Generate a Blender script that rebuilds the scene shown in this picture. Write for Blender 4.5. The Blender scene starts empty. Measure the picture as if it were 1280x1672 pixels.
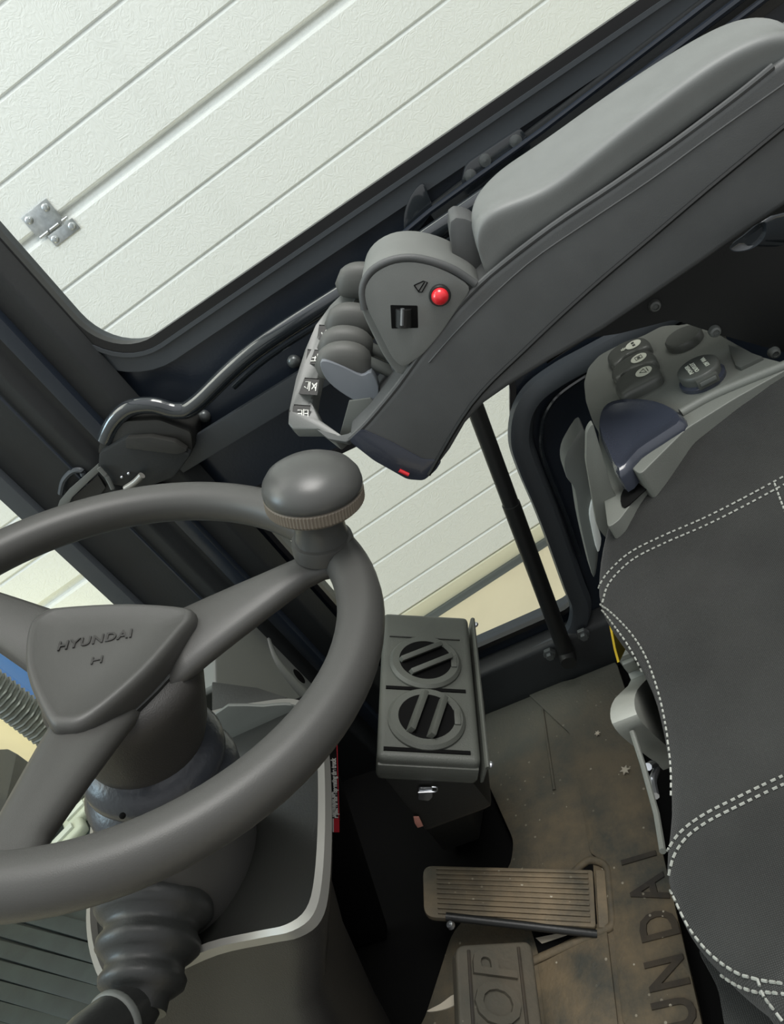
import bpy, bmesh, math, random
from math import radians, sin, cos, pi, atan2, hypot
from mathutils import Vector, Matrix
from mathutils.bvhtree import BVHTree
random.seed(7)
COL = bpy.context.scene.collection
V = Vector

# ------------------------------------------------------------------ camera (cab frame: x right, y forward, z up, cab floor z=0)
CAM = V((0, 0, 0.9)); FPX = 1235.0
AZ, EL, RO = radians(20.59), radians(-27.03), radians(-37.35)
fw = V((cos(EL)*cos(AZ), cos(EL)*sin(AZ), sin(EL)))
rt = V((sin(AZ), -cos(AZ), 0)); up = rt.cross(fw)
R2 = rt*cos(RO)+up*sin(RO); U2 = -rt*sin(RO)+up*cos(RO)
cd = bpy.data.cameras.new('camera'); cam = bpy.data.objects.new('camera', cd); COL.objects.link(cam)
cd.sensor_fit = 'HORIZONTAL'; cd.sensor_width = 36; cd.lens = FPX/1280*36; cd.clip_start = .01; cd.clip_end = 60
M = Matrix((R2, U2, -fw)).transposed().to_4x4(); M.translation = CAM
cam.matrix_world = M; bpy.context.scene.camera = cam

def ray(px, py): return fw+R2*((px-640)/FPX)+U2*((836-py)/FPX)
def A(px, py, ax, v):
    """point of the survey photo on the axis-aligned plane ax = v"""
    d = ray(px, py); i = 'xyz'.index(ax); return CAM+d*((v-CAM[i])/d[i])
def PL(pts, ax, v): return [A(x, y, ax, v) for x, y in pts]

# ------------------------------------------------------------------ materials
def mat(name, col, rough=.6, metal=0, bump=0, bscale=400, var=0, vscale=30, spec=.5, coat=0, col2=None, distort=0, bdist=.001):
    m = bpy.data.materials.new(name); m.use_nodes = True; nt = m.node_tree; b = nt.nodes['Principled BSDF']
    c = (*col, 1); b.inputs['Base Color'].default_value = c; b.inputs['Roughness'].default_value = rough
    b.inputs['Metallic'].default_value = metal; b.inputs['Specular IOR Level'].default_value = spec
    b.inputs['Coat Weight'].default_value = coat
    tc = nt.nodes.new('ShaderNodeTexCoord')
    if var or col2:
        n = nt.nodes.new('ShaderNodeTexNoise'); n.inputs['Scale'].default_value = vscale; n.inputs['Detail'].default_value = 6
        nt.links.new(tc.outputs['Object'], n.inputs['Vector'])
        r = nt.nodes.new('ShaderNodeValToRGB'); r.color_ramp.elements[0].position = .35; r.color_ramp.elements[1].position = .68
        a = col; d = col2 or tuple(min(1, x*(1+var)) for x in col)
        r.color_ramp.elements[0].color = (*(x*(1-var) for x in a), 1); r.color_ramp.elements[1].color = (*d, 1)
        nt.links.new(n.outputs['Fac'], r.inputs['Fac']); nt.links.new(r.outputs['Color'], b.inputs['Base Color'])
    if bump:
        n2 = nt.nodes.new('ShaderNodeTexNoise'); n2.inputs['Scale'].default_value = bscale; n2.inputs['Detail'].default_value = 2
        n2.inputs['Distortion'].default_value = distort
        nt.links.new(tc.outputs['Object'], n2.inputs['Vector'])
        bp = nt.nodes.new('ShaderNodeBump'); bp.inputs['Strength'].default_value = bump; bp.inputs['Distance'].default_value = bdist
        nt.links.new(n2.outputs['Fac'], bp.inputs['Height']); nt.links.new(bp.outputs['Normal'], b.inputs['Normal'])
    return m
MT = dict(
 arm=mat('armrest_plastic', (.075, .078, .078), .55, bump=.15, bscale=900, var=.06),
 pad=mat('armrest_pad_vinyl', (.155, .162, .157), .5, bump=.12, bscale=1200, var=.05),
 pod=mat('pod_grey', (.15, .156, .148), .5, bump=.15, bscale=1000, var=.05),
 paddle=mat('paddle_grey', (.085, .086, .08), .55, bump=.1, bscale=1200),
 frame=mat('bezel_grey', (.115, .122, .115), .35, bump=.08, bscale=1000),
 wheel=mat('steering_wheel_grey', (.054, .0535, .050), .45, bump=.2, bscale=1500, bdist=.0005),
 knob=mat('spinner_knob_grey', (.062, .063, .060), .34, bump=.06, bscale=1500),
 ring=mat('knurled_ring', (.16, .135, .105), .55),
 boot=mat('rubber_boot', (.02, .021, .02), .42, bump=.2, bscale=300),
 wall=mat('cab_steel_dark', (.014, .019, .028), .28, bump=.25, bscale=260, var=.12, vscale=8, bdist=.0006),
 wallm=mat('cab_steel_matte', (.012, .014, .015), .55, bump=.2, bscale=300, var=.2, vscale=10),
 black=mat('black_plastic', (.012, .0125, .012), .45, bump=.15, bscale=500),
 deep=mat('deep_black', (.005, .005, .005), .8, spec=.08),
 gloss=mat('gloss_black_paint', (.018, .022, .026), .13, spec=.7, coat=.5),
 gasket=mat('rubber_gasket', (.048, .055, .062), .48, bump=.15, bscale=200),
 seal=mat('black_seal', (.008, .008, .009), .35),
 box=mat('heater_plastic', (.085, .09, .078), .5, bump=.3, bscale=700, var=.1, vscale=14),
 boxd=mat('heater_dark', (.018, .018, .016), .55, bump=.2, bscale=300),
 dash=mat('dash_plastic', (.026, .0245, .0225), .5, bump=.25, bscale=900, var=.15, vscale=6),
 cowl=mat('dash_cowl', (.12, .128, .118), .5, bump=.1, bscale=800),
 bowl=mat('bowl_black', (.015, .0155, .014), .36, bump=.1, bscale=600),
 silver=mat('silver_trim', (.25, .245, .225), .32, metal=.25),
 metal=mat('zinc', (.55, .57, .6), .28, metal=.9, var=.15, vscale=60),
 bolt=mat('bolt_dark', (.12, .13, .13), .3, metal=.5),
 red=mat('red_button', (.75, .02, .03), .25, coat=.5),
 redl=mat('red_label', (.75, .04, .06), .5),
 print=mat('bright_print', (.9, .9, .84), .6),
 white=mat('white_print', (.75, .76, .72), .6),
 cream=mat('cream_print', (.55, .57, .48), .6),
 yellow=mat('yellow_label', (.8, .55, .03), .5),
 blue=mat('blue_glint', (.12, .3, .75), .5),  # reflection put into the colour of the upright strip
 lgrey=mat('light_grey_plastic', (.30, .31, .28), .5, bump=.15, bscale=700, var=.06),
 console=mat('console_grey', (.13, .137, .122), .5, bump=.25, bscale=900, var=.07, vscale=20),
 switch=mat('switch_grey', (.07, .074, .066), .42, bump=.08, bscale=900),
 cup=mat('glossy_cup', (.035, .04, .055), .22, bump=.1, bscale=500, coat=.3),
 door=mat('garage_panel_paint', (.685, .70, .715), .5, bump=.7, bscale=26, distort=4.5, bdist=.0028, spec=.3),
 alu=mat('aluminium_profile', (.6, .58, .47), .5),
 ground=mat('warehouse_concrete', (.56, .49, .36), .7, bump=.1, bscale=120, var=.06, vscale=3),
 grey=mat('grey_clip', (.5, .52, .4), .5),
 deck=mat('green_black_deck', (.008, .013, .011), .6, bump=.5, bscale=60, var=.3, vscale=25),
 collar=mat('collar_plastic', (.03, .033, .04), .32, bump=.4, bscale=200),
 shroud=mat('shroud_plastic', (.045, .044, .041), .5, bump=.2, bscale=700),
 flank=mat('flank_lit', (.17, .185, .205), .5, bump=.1, bscale=1200),  # paler grey for the lit side of the nearest lever
 pink=mat('pink_tape', (.5, .22, .17), .6),
 paper=mat('pale_paper', (.5, .45, .36), .8),
)
# dirty rubber: dust gathers where the driver's feet rub (noise mask in object space)
def dirty(name, base, dust, cx, cy, rad, bump=.4, bscale=240, amt=.75):
    m = mat(name, base, .7, bump=bump, bscale=bscale); nt = m.node_tree; b = nt.nodes['Principled BSDF']
    tc = nt.nodes.new('ShaderNodeTexCoord')
    n = nt.nodes.new('ShaderNodeTexNoise'); n.inputs['Scale'].default_value = 16; n.inputs['Detail'].default_value = 9; n.inputs['Roughness'].default_value = .65
    nt.links.new(tc.outputs['Object'], n.inputs['Vector'])
    d = nt.nodes.new('ShaderNodeVectorMath'); d.operation = 'DISTANCE'; d.inputs[1].default_value = (cx, cy, 0)
    geo = nt.nodes.new('ShaderNodeNewGeometry'); nt.links.new(geo.outputs['Position'], d.inputs[0])
    mr = nt.nodes.new('ShaderNodeMapRange'); mr.inputs['From Min'].default_value = rad; mr.inputs['From Max'].default_value = rad*.25
    nt.links.new(d.outputs['Value'], mr.inputs['Value'])
    nr = nt.nodes.new('ShaderNodeMapRange'); nr.inputs['From Min'].default_value = .36; nr.inputs['From Max'].default_value = .64
    nt.links.new(n.outputs['Fac'], nr.inputs['Value'])
    mu = nt.nodes.new('ShaderNodeMath'); mu.operation = 'MULTIPLY'; nt.links.new(mr.outputs[0], mu.inputs[0]); nt.links.new(nr.outputs[0], mu.inputs[1])
    mu2 = nt.nodes.new('ShaderNodeMath'); mu2.operation = 'MULTIPLY'; mu2.inputs[1].default_value = amt; nt.links.new(mu.outputs[0], mu2.inputs[0])
    mx = nt.nodes.new('ShaderNodeMix'); mx.data_type = 'RGBA'
    mx.inputs[6].default_value = (*base, 1); mx.inputs[7].default_value = (*dust, 1)
    nt.links.new(mu2.outputs[0], mx.inputs[0])
    # pale grit specks
    vo = nt.nodes.new('ShaderNodeTexVoronoi'); vo.inputs['Scale'].default_value = 62; nt.links.new(tc.outputs['Object'], vo.inputs['Vector'])
    lt = nt.nodes.new('ShaderNodeMath'); lt.operation = 'LESS_THAN'; lt.inputs[1].default_value = .10; nt.links.new(vo.outputs['Distance'], lt.inputs[0])
    g = nt.nodes.new('ShaderNodeMath'); g.operation = 'MULTIPLY'; nt.links.new(lt.outputs[0], g.inputs[0]); nt.links.new(mu.outputs[0], g.inputs[1])
    mx2 = nt.nodes.new('ShaderNodeMix'); mx2.data_type = 'RGBA'; mx2.inputs[7].default_value = (.5, .46, .36, 1)
    nt.links.new(g.outputs[0], mx2.inputs[0]); nt.links.new(mx.outputs[2], mx2.inputs[6]); nt.links.new(mx2.outputs[2], b.inputs['Base Color'])
    return m
MT['mat'] = dirty('floor_mat_rubber', (.060, .060, .048), (.21, .155, .088), .45, .27, .42, bump=.7)
MT['letter'] = dirty('floor_mat_letters', (.022, .019, .015), (.075, .055, .033), .47, .25, .5)
MT['pedal'] = dirty('pedal_rubber', (.10, .09, .066), (.25, .19, .115), .5, .3, .4, amt=.9)
MT['brake'] = dirty('brake_rubber', (.065, .061, .046), (.14, .11, .075), .42, .36, .3)

def fabric():
    m = mat('seat_fabric', (.034, .035, .033), .9, spec=.25); nt = m.node_tree; b = nt.nodes['Principled BSDF']
    tc = nt.nodes.new('ShaderNodeTexCoord')
    hs = []
    for ax in ('X', 'Y'):
        w = nt.nodes.new('ShaderNodeTexWave'); w.bands_direction = ax; w.inputs['Scale'].default_value = 270
        nt.links.new(tc.outputs['Object'], w.inputs['Vector']); hs.append(w)
    mu = nt.nodes.new('ShaderNodeMath'); mu.operation = 'MULTIPLY'
    nt.links.new(hs[0].outputs['Fac'], mu.inputs[0]); nt.links.new(hs[1].outputs['Fac'], mu.inputs[1])
    n = nt.nodes.new('ShaderNodeTexNoise'); n.inputs['Scale'].default_value = 9; n.inputs['Detail'].default_value = 4; nt.links.new(tc.outputs['Object'], n.inputs['Vector'])
    ad = nt.nodes.new('ShaderNodeMath'); ad.operation = 'MULTIPLY_ADD'; ad.inputs[1].default_value = .35; nt.links.new(mu.outputs[0], ad.inputs[0]); nt.links.new(n.outputs['Fac'], ad.inputs[2])
    r = nt.nodes.new('ShaderNodeValToRGB'); r.color_ramp.elements[0].color = (.013, .0135, .0125, 1); r.color_ramp.elements[1].color = (.033, .034, .032, 1)
    r.color_ramp.elements[0].position = .35; r.color_ramp.elements[1].position = .85
    nt.links.new(ad.outputs[0], r.inputs['Fac']); nt.links.new(r.outputs['Color'], b.inputs['Base Color'])
    bp = nt.nodes.new('ShaderNodeBump'); bp.inputs['Strength'].default_value = .6; bp.inputs['Distance'].default_value = .0008
    nt.links.new(mu.outputs[0], bp.inputs['Height']); nt.links.new(bp.outputs['Normal'], b.inputs['Normal'])
    b.inputs['Sheen Weight'].default_value = .12
    return m
MT['fabric'] = fabric()
def glassm():
    m = bpy.data.materials.new('window_glass'); m.use_nodes = True; nt = m.node_tree; nt.nodes.clear()
    o = nt.nodes.new('ShaderNodeOutputMaterial'); t = nt.nodes.new('ShaderNodeBsdfTransparent'); g = nt.nodes.new('ShaderNodeBsdfGlossy')
    t.inputs['Color'].default_value = (.95, .97, .94, 1); g.inputs['Roughness'].default_value = .02
    lw = nt.nodes.new('ShaderNodeLayerWeight'); pw = nt.nodes.new('ShaderNodeMath'); pw.operation = 'POWER'; pw.inputs[1].default_value = 5; nt.links.new(lw.outputs['Facing'], pw.inputs[0])
    f = nt.nodes.new('ShaderNodeMath'); f.operation = 'MULTIPLY_ADD'; f.inputs[1].default_value = .5; f.inputs[2].default_value = .02; nt.links.new(pw.outputs[0], f.inputs[0]); x = nt.nodes.new('ShaderNodeMixShader')
    nt.links.new(f.outputs[0], x.inputs[0]); nt.links.new(t.outputs[0], x.inputs[1]); nt.links.new(g.outputs[0], x.inputs[2]); nt.links.new(x.outputs[0], o.inputs[0])
    return m
MT['glass'] = glassm()

# ------------------------------------------------------------------ mesh helpers
def obj(name, bm, m, parent=None, smooth=40, loc=None):
    """one mesh object from a bmesh; verts are in world coordinates, origin moved to LOC (or the parent's)"""
    bmesh.ops.recalc_face_normals(bm, faces=bm.faces)
    me = bpy.data.meshes.new(name); 
    base = V(loc) if loc is not None else (parent.get_base() if False else (V(parent['_o']) if parent is not None and '_o' in parent else V((0, 0, 0))))
    bmesh.ops.translate(bm, verts=bm.verts, vec=-base)
    bm.to_mesh(me); bm.free()
    o = bpy.data.objects.new(name, me); COL.objects.link(o)
    me.materials.append(MT[m] if isinstance(m, str) else m)
    if smooth:
        for p in me.polygons: p.use_smooth = True
        me.set_sharp_from_angle(angle=radians(smooth))
    if parent is not None:
        o.parent = parent
        if loc is not None: o.location = base-V(parent['_o'])
        elif '_o' in parent: pass
    else: o.location = base
    o['_o'] = tuple(base)
    return o
def tag(o, label, cat, group=None, kind=None):
    o['label'] = label; o['category'] = cat
    if group: o['group'] = group
    if kind: o['kind'] = kind
    return o
def thing(name, label, cat, loc, group=None):
    o = bpy.data.objects.new(name, None); COL.objects.link(o); o.location = loc; o['_o'] = tuple(loc); o.empty_display_size = .05
    return tag(o, label, cat, group)
def struct(o): o['kind'] = 'structure'; return o

def bevel(bm, w, seg=2, ang=30):
    if w <= 0: return
    bmesh.ops.recalc_face_normals(bm, faces=bm.faces)
    es = [e for e in bm.edges if len(e.link_faces) == 2 and e.calc_face_angle(0) > radians(ang)]
    bmesh.ops.bevel(bm, geom=es, offset=w, segments=seg, affect='EDGES', profile=.6, clamp_overlap=True)
def prism(bm, pts, vec, bv=0, seg=2, ang=30):
    b = bmesh.new(); vec = V(vec)
    a = [b.verts.new(V(p)) for p in pts]; c = [b.verts.new(V(p)+vec) for p in pts]; n = len(a)
    b.faces.new(a); b.faces.new(c[::-1])
    for i in range(n): b.faces.new((a[i], a[(i+1) % n], c[(i+1) % n], c[i]))
    bevel(b, bv, seg, ang); merge(bm, b)
def merge(bm, b):
    me = bpy.data.meshes.new('t'); b.to_mesh(me); b.free(); bm.from_mesh(me); bpy.data.meshes.remove(me)
def box(bm, c, s, rot=None, bv=0, seg=2):
    b = bmesh.new(); bmesh.ops.create_cube(b, size=1); bmesh.ops.scale(b, vec=V(s), verts=b.verts); bevel(b, bv, seg)
    mm = (rot.to_4x4() if rot is not None else Matrix.Identity(4)); mm = Matrix.Translation(V(c)) @ mm
    bmesh.ops.transform(b, matrix=mm, verts=b.verts); merge(bm, b)
def cr(pts, n=6, closed=False):
    pts = [V(p) for p in pts]; N = len(pts); out = []
    for i in range(N if closed else N-1):
        if closed: p0, p1, p2, p3 = pts[i-1], pts[i], pts[(i+1) % N], pts[(i+2) % N]
        else: p0, p1, p2, p3 = pts[max(i-1, 0)], pts[i], pts[i+1], pts[min(i+2, N-1)]
        for k in range(n):
            t = k/n; out.append(.5*((2*p1)+(p2-p0)*t+(2*p0-5*p1+4*p2-p3)*t*t+(3*p1-p0-3*p2+p3)*t**3))
    if not closed: out.append(pts[-1])
    return out
def loft(bm, rings, cap=True, closed=False):
    rs = [[bm.verts.new(V(p)) for p in r] for r in rings]; n = len(rs[0])
    for a, b in list(zip(rs, rs[1:]))+([(rs[-1], rs[0])] if closed else []):
        for i in range(n): bm.faces.new((a[i], a[(i+1) % n], b[(i+1) % n], b[i]))
    if cap and not closed: bm.faces.new(rs[0][::-1]); bm.faces.new(rs[-1])
    return rs
def sweep(bm, path, prof, closed=False, upv=(0, 0, 1), cap=True):
    """prof(i, t) -> list of (a, b) offsets across the path"""
    N = len(path); rings = []; prev = None
    for i, p in enumerate(path):
        if closed: t = (path[(i+1) % N]-path[i-1])
        else: t = path[min(i+1, N-1)]-path[max(i-1, 0)]
        t.normalize(); u = V(upv); s = t.cross(u)
        if s.length < .2: s = t.cross(prev if prev else V((1, 0, 0)))
        s.normalize(); u = s.cross(t); prev = u
        rings.append([p+s*a+u*b for a, b in prof(i, i/max(1, N-1))])
    loft(bm, rings, cap, closed)
def tube(bm, path, r, n=14, closed=False, upv=(0, 0, 1)):
    f = r if callable(r) else (lambda t: r)
    sweep(bm, [V(p) for p in path], lambda i, t: [(f(t)*cos(2*pi*k/n), f(t)*sin(2*pi*k/n)) for k in range(n)], closed, upv)
def basis(ax):
    ax = V(ax).normalized(); s = ax.cross(V((0, 0, 1)))
    if s.length < .05: s = V((1, 0, 0))
    s.normalize(); return s, ax.cross(s), ax
def lathe(bm, prof, o, ax, n=32, sx=1, sy=1, s=None):
    if s is None: s, u, ax = basis(ax)
    else: ax = V(ax).normalized(); s = V(s).normalized(); u = ax.cross(s)
    o = V(o); rings = [[o+ax*h+(s*cos(2*pi*k/n)*sx+u*sin(2*pi*k/n)*sy)*r for k in range(n)] for r, h in prof]
    loft(bm, rings)
def sphere(bm, c, r, sc=(1, 1, 1), rot=None, sub=3):
    b = bmesh.new(); bmesh.ops.create_icosphere(b, subdivisions=sub, radius=r); bmesh.ops.scale(b, vec=V(sc), verts=b.verts)
    mm = Matrix.Translation(V(c)) @ (rot.to_4x4() if rot is not None else Matrix.Identity(4)); bmesh.ops.transform(b, matrix=mm, verts=b.verts); merge(bm, b)
def flat_curve(splines, ext, o, xd, yd):
    """2D outlines with holes, filled, extruded +-ext; placed on the plane (o, xd, yd)"""
    cu = bpy.data.curves.new('c', 'CURVE'); cu.dimensions = '2D'; cu.fill_mode = 'BOTH'; cu.extrude = ext
    for s in splines:
        sp = cu.splines.new('POLY'); sp.points.add(len(s)-1); sp.use_cyclic_u = True
        for i, p in enumerate(s): sp.points[i].co = (p[0], p[1], 0, 1)
    return curve_bm(cu, o, xd, yd)
def curve_bm(cu, o, xd, yd):
    ob = bpy.data.objects.new('c', cu); COL.objects.link(ob); bpy.context.view_layer.update()
    me = bpy.data.meshes.new_from_object(ob.evaluated_get(bpy.context.evaluated_depsgraph_get()))
    bm = bmesh.new(); bm.from_mesh(me); bmesh.ops.remove_doubles(bm, verts=bm.verts, dist=1e-6)
    bpy.data.objects.remove(ob); bpy.data.meshes.remove(me); bpy.data.curves.remove(cu)
    xd = V(xd).normalized(); yd = V(yd); yd = (yd-xd*yd.dot(xd)).normalized()
    mm = Matrix((xd, yd, xd.cross(yd))).transposed().to_4x4(); mm.translation = V(o)
    bmesh.ops.transform(bm, matrix=mm, verts=bm.verts); return bm
def text(s, size, ext, o, xd, yd, space=1, sx=1, bold=0):
    cu = bpy.data.curves.new('t', 'FONT'); cu.body = s; cu.size = size; cu.extrude = ext; cu.align_x = 'CENTER'; cu.align_y = 'CENTER'
    cu.space_character = space; cu.offset = bold; cu.resolution_u = 3
    bm = curve_bm(cu, (0, 0, 0), (1, 0, 0), (0, 1, 0)); bmesh.ops.scale(bm, vec=(sx, 1, 1), verts=bm.verts)
    xd = V(xd).normalized(); yd = V(yd); yd = (yd-xd*yd.dot(xd)).normalized()
    mm = Matrix((xd, yd, xd.cross(yd))).transposed().to_4x4(); mm.translation = V(o)
    bmesh.ops.transform(bm, matrix=mm, verts=bm.verts); return bm
def rrect(x0, y0, x1, y1, r, n=8):
    out = []
    for cx, cy, a in ((x1-r, y1-r, 0), (x0+r, y1-r, 90), (x0+r, y0+r, 180), (x1-r, y0+r, 270)):
        for k in range(n+1): t = radians(a+90*k/n); out.append((cx+r*cos(t), cy+r*sin(t)))
    return out
def B(): return bmesh.new()
def rounded(pts, r, n=5):
    """2D polygon with each corner rounded"""
    pts = [V(p) for p in pts]; out = []; N = len(pts)
    for i in range(N):
        p, a, b = pts[i], pts[i-1], pts[(i+1) % N]; rr = r[i] if isinstance(r, (list, tuple)) else r
        da = (a-p); db = (b-p); q = min(rr, da.length*.45, db.length*.45)
        s = p+da.normalized()*q; e = p+db.normalized()*q
        for k in range(n+1): t = k/n; out.append(s*(1-t)**2+p*2*t*(1-t)+e*t*t)
    return out

# ================================================================== SETTING: the right wall of the cab with its two windows
XW = .9
UW = rrect(-1.1, .783, .517, 1.75, .075, 10)                       # upper window, (y, z)
LWP = [(.505, .12), (.505, .545), (.09, .515), (.135, .43), (.182, .118)]
LW = [(p.x, p.y) for p in rounded([V(p) for p in LWP], [.03, .03, .03, .05, .035], 6)]
wall = flat_curve([[(-1.3, -.05), (.76, -.05), (.76, 1.9), (-1.3, 1.9)], UW, LW], .012, (XW+.012, 0, 0), (0, 1, 0), (0, 0, 1))
wall_right = struct(obj('wall_right', wall, 'wall'))
def ringplate(outer, inner, ext, x): return flat_curve([outer, inner], ext, (x, 0, 0), (0, 1, 0), (0, 0, 1))
def offs(poly, d):
    N = len(poly); out = []
    area = sum(poly[i-1][0]*poly[i][1]-poly[i][0]*poly[i-1][1] for i in range(N))
    sg = 1 if area > 0 else -1
    for i in range(N):
        a, b = V(poly[i-1]).to_2d() if False else V((poly[i-1][0], poly[i-1][1])), V((poly[(i+1) % N][0], poly[(i+1) % N][1]))
        t = (b-a).normalized(); out.append((poly[i][0]+t.y*d*sg, poly[i][1]-t.x*d*sg))
    return out
# upper window: seal, wide gasket band, pane
w1 = obj('window_1', ringplate(offs(UW, .006), offs(UW, -.006), .006, XW-.006), 'seal'); struct(w1)
g = ringplate(offs(UW, .032), offs(UW, .009), .004, XW-.005); obj('gasket', g, 'gasket', w1)
g = ringplate(offs(UW, .0105), offs(UW, .0055), .0065, XW-.0075); obj('gasket_lip', g, 'gasket', w1)
b = B(); prism(b, [(XW+.012, y, z) for y, z in offs(UW, .004)], (.004, 0, 0)); obj('pane', b, 'glass', w1, 0)
# lower window: black seal, pane
w2 = obj('window_2', ringplate(offs(LW, .004), offs(LW, -.004), .005, XW-.004), 'seal'); struct(w2)
b = B(); prism(b, [(XW+.012, y, z) for y, z in offs(LW, .003)], (.004, 0, 0)); obj('pane', b, 'glass', w2, 0)
# moulded door frame band that runs down from the rear and round the lower window's rear corner
band = cr([(XW-.012, -.5, .485), (XW-.012, -.06, .482), (XW-.012, .05, .482), (XW-.012, .098, .468), (XW-.012, .128, .43), (XW-.012, .14, .385), (XW-.012, .152, .3), (XW-.012, .176, .17), (XW-.012, .186, .12), (XW-.012, .215, .082), (XW-.012, .26, .078), (XW-.012, .55, .078)], 6)
b = B(); sweep(b, band, lambda i, t: [(-.020, -.002), (-.013, .012), (.0, .014), (.010, .008), (.013, -.002)][::1] , False, (-1, 0, 0))
tr = struct(obj('trim_1', b, 'gasket'))
band2 = [p+V((-.002, -.022, -.022)) for p in band[:40]]
b = B(); tube(b, band2, .0035, 8, False, (-1, 0, 0)); obj('edge_bead', b, 'gloss', tr)
# sill rail at the foot of the door with a gloss shoulder
b = B(); prism(b, [(XW-.0, -.6, .0), (XW-.0, -.6, .095), (XW-.028, -.6, .085), (XW-.04, -.6, .03), (XW-.04, -.6, .0)], (0, 1.35, 0), .006); struct(obj('trim_2', b, 'wallm'))
# A pillar: inner facing between right wall and windshield, with folded ribs
b = B()
prof = [(.888, .512), (.866, .53), (.866, .60), (.852, .615), (.858, .70), (.845, .748), (.9, .76), (.915, .6)]
prism(b, [(x, y, -.05) for x, y in prof], (0, 0, 1.95), .004)
pillar = struct(obj('trim_3', b, 'wallm'))
b = B(); tube(b, [(.850, .640, .2), (.850, .640, 1.8)], .0022, 6); obj('seam_bead', b, 'wall', pillar)
b = B(); box(b, (.86, .573, .9), (.016, .022, 1.8), None, .005); obj('pillar_rib', b, 'wall', pillar)
b = B(); box(b, (.846, .735, .9), (.014, .03, 1.8), None, .004); obj('windshield_seal', b, 'gasket', pillar)
# front wall with the windshield opening
WS = rrect(-.6, .03, .905, 1.75, .03, 6)
fr = flat_curve([[(-.75, -.06), (.96, -.06), (.96, 1.9), (-.75, 1.9)], WS], .01, (0, .765, 0), (1, 0, 0), (0, 0, 1))
struct(obj('wall_front', fr, 'wallm'))
b = B(); prism(b, [(x, .768, z) for x, z in offs(WS, .004)], (0, .004, 0)); w3 = struct(obj('window_3', b, 'glass', None, 0))
b = B(); box(b, (.67, .745, .15), (.42, .02, .34), None, .004); struct(obj('trim_4', b, 'deep'))     # firewall under the dash
# cab floor
b = B(); box(b, (.3, -.0, -.03), (1.25, 1.52, .05), None, 0); struct(obj('floor', b, 'deep'))

# ================================================================== OUTSIDE: sectional garage door, floor
DA = radians(13.27); DN = V((cos(DA), sin(DA), 0)); DT = V((-sin(DA), cos(DA), 0)); DD = 2.6
DO = V((0, 0, .9))+DN*DD
def dp(t, z, n=0): return DO+DT*(t*DD)+V((0, 0, z*DD))+DN*n         # t, z in units of the door distance
door = bpy.data.objects.new('door_1', None); COL.objects.link(door); door['_o'] = (0, 0, 0); door['kind'] = 'structure'
TE = .762
gz = lambda k: .1755-.0623*k
seams = [-10, -4, 2, 8, 13.7]
for s0, s1 in zip(seams, seams[1:]):
    prof = []; k = s0; zt = gz(s0)-.004*1; zb = gz(s1)+.004*(s1 < 13)
    prof.append((zt+.004, .020)); prof.append((zt+.0005, .020)); prof.append((zt-.0015, .005)); prof.append((zt-.005, 0))
    k = s0+1
    while k < s1-.3:
        c = gz(k); prof += [(c+.0024, 0), (c+.0008, .009), (c-.0008, .009), (c-.0034, 0)]; k += 1
    prof += [(zb+.004, 0), (zb+.0015, .004), (zb, .020), (zb-.004*(s1 < 13), .020)]
    bm = B(); L = [bm.verts.new(dp(-2.2, z, n)) for z, n in prof]; Rr = [bm.verts.new(dp(TE, z, n)) for z, n in prof]
    for i in range(len(L)-1): bm.faces.new((L[i], L[i+1], Rr[i+1], Rr[i]))
    bmesh.ops.recalc_face_normals(bm, faces=bm.faces)
    obj('door_panel', bm, 'door', door, 20)
b = B(); prism(b, [dp(-2.2, .9, .05), dp(TE, .9, .05), dp(TE, -.71, .05), dp(-2.2, -.71, .05)], DN*.02); obj('door_backing', b, 'door', door)
b = B(); prism(b, [dp(-2.2, -.6785, -.004), dp(TE, -.6785, -.004), dp(TE, -.704, -.004), dp(-2.2, -.704, -.004)], DN*.03, .003); obj('bottom_profile', b, 'alu', door)
b = B(); prism(b, [dp(-2.2, -.703, -.015), dp(TE, -.703, -.015), dp(TE, -.7128, -.03), dp(-2.2, -.7128, -.03)], DN*.04, .003); obj('bottom_seal', b, 'bolt', door)
b = B(); prism(b, [dp(TE, .9, -.06), dp(TE+.03, .9, -.06), dp(TE+.03, -.7128, -.06), dp(TE, -.7128, -.06)], DN*.1, .004); struct(obj('trim_5', b, 'alu'))
b = B(); prism(b, [dp(TE+.02, .9, -.02), dp(2.6, .9, -.02), dp(2.6, -.7128, -.02), dp(TE+.02, -.7128, -.02)], DN*.1); struct(obj('wall_back', b, 'ground'))
# hinge on the panel joint
hg = obj('hinge', (lambda bm: (prism(bm, [dp(.265, .0755, -.004), dp(.227, .0755, -.004), dp(.227, .049, -.004), dp(.232, .049, -.004), dp(.232, .046, -.004), dp(.258, .046, -.004), dp(.258, .051, -.004), dp(.265, .051, -.004)], DN*.003, .0006), bm)[1])(B()), 'metal', door)
b = B(); prism(b, [dp(.255, .044, -.005), dp(.218, .044, -.005), dp(.218, .0305, -.005), dp(.255, .0305, -.005)], DN*.003, .0006); obj('hinge_leaf', b, 'metal', hg)
b = B()
for t0, t1 in ((.262, .250), (.247, .234), (.229, .221)): tube(b, [dp(t0, .0475, -.008), dp(t1, .0475, -.008)], .0045, 10)
obj('hinge_barrel', b, 'metal', hg)
for t, z in ((.259, .0685), (.234, .0685), (.250, .037), (.224, .037)):
    b = B(); lathe(b, [(.0001, .010), (.007, .009), (.009, .004), (.012, .003), (.012, 0)], dp(t, z, -.004), -DN, 16); obj('screw', b, 'metal', hg)
GZ = .9-.7129*DD
b = B(); prism(b, [(-3, -5, GZ), (9, -5, GZ), (9, 9, GZ), (-3, 9, GZ)], (0, 0, -.05)); og = struct(obj('floor_2', b, 'ground'))

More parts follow.
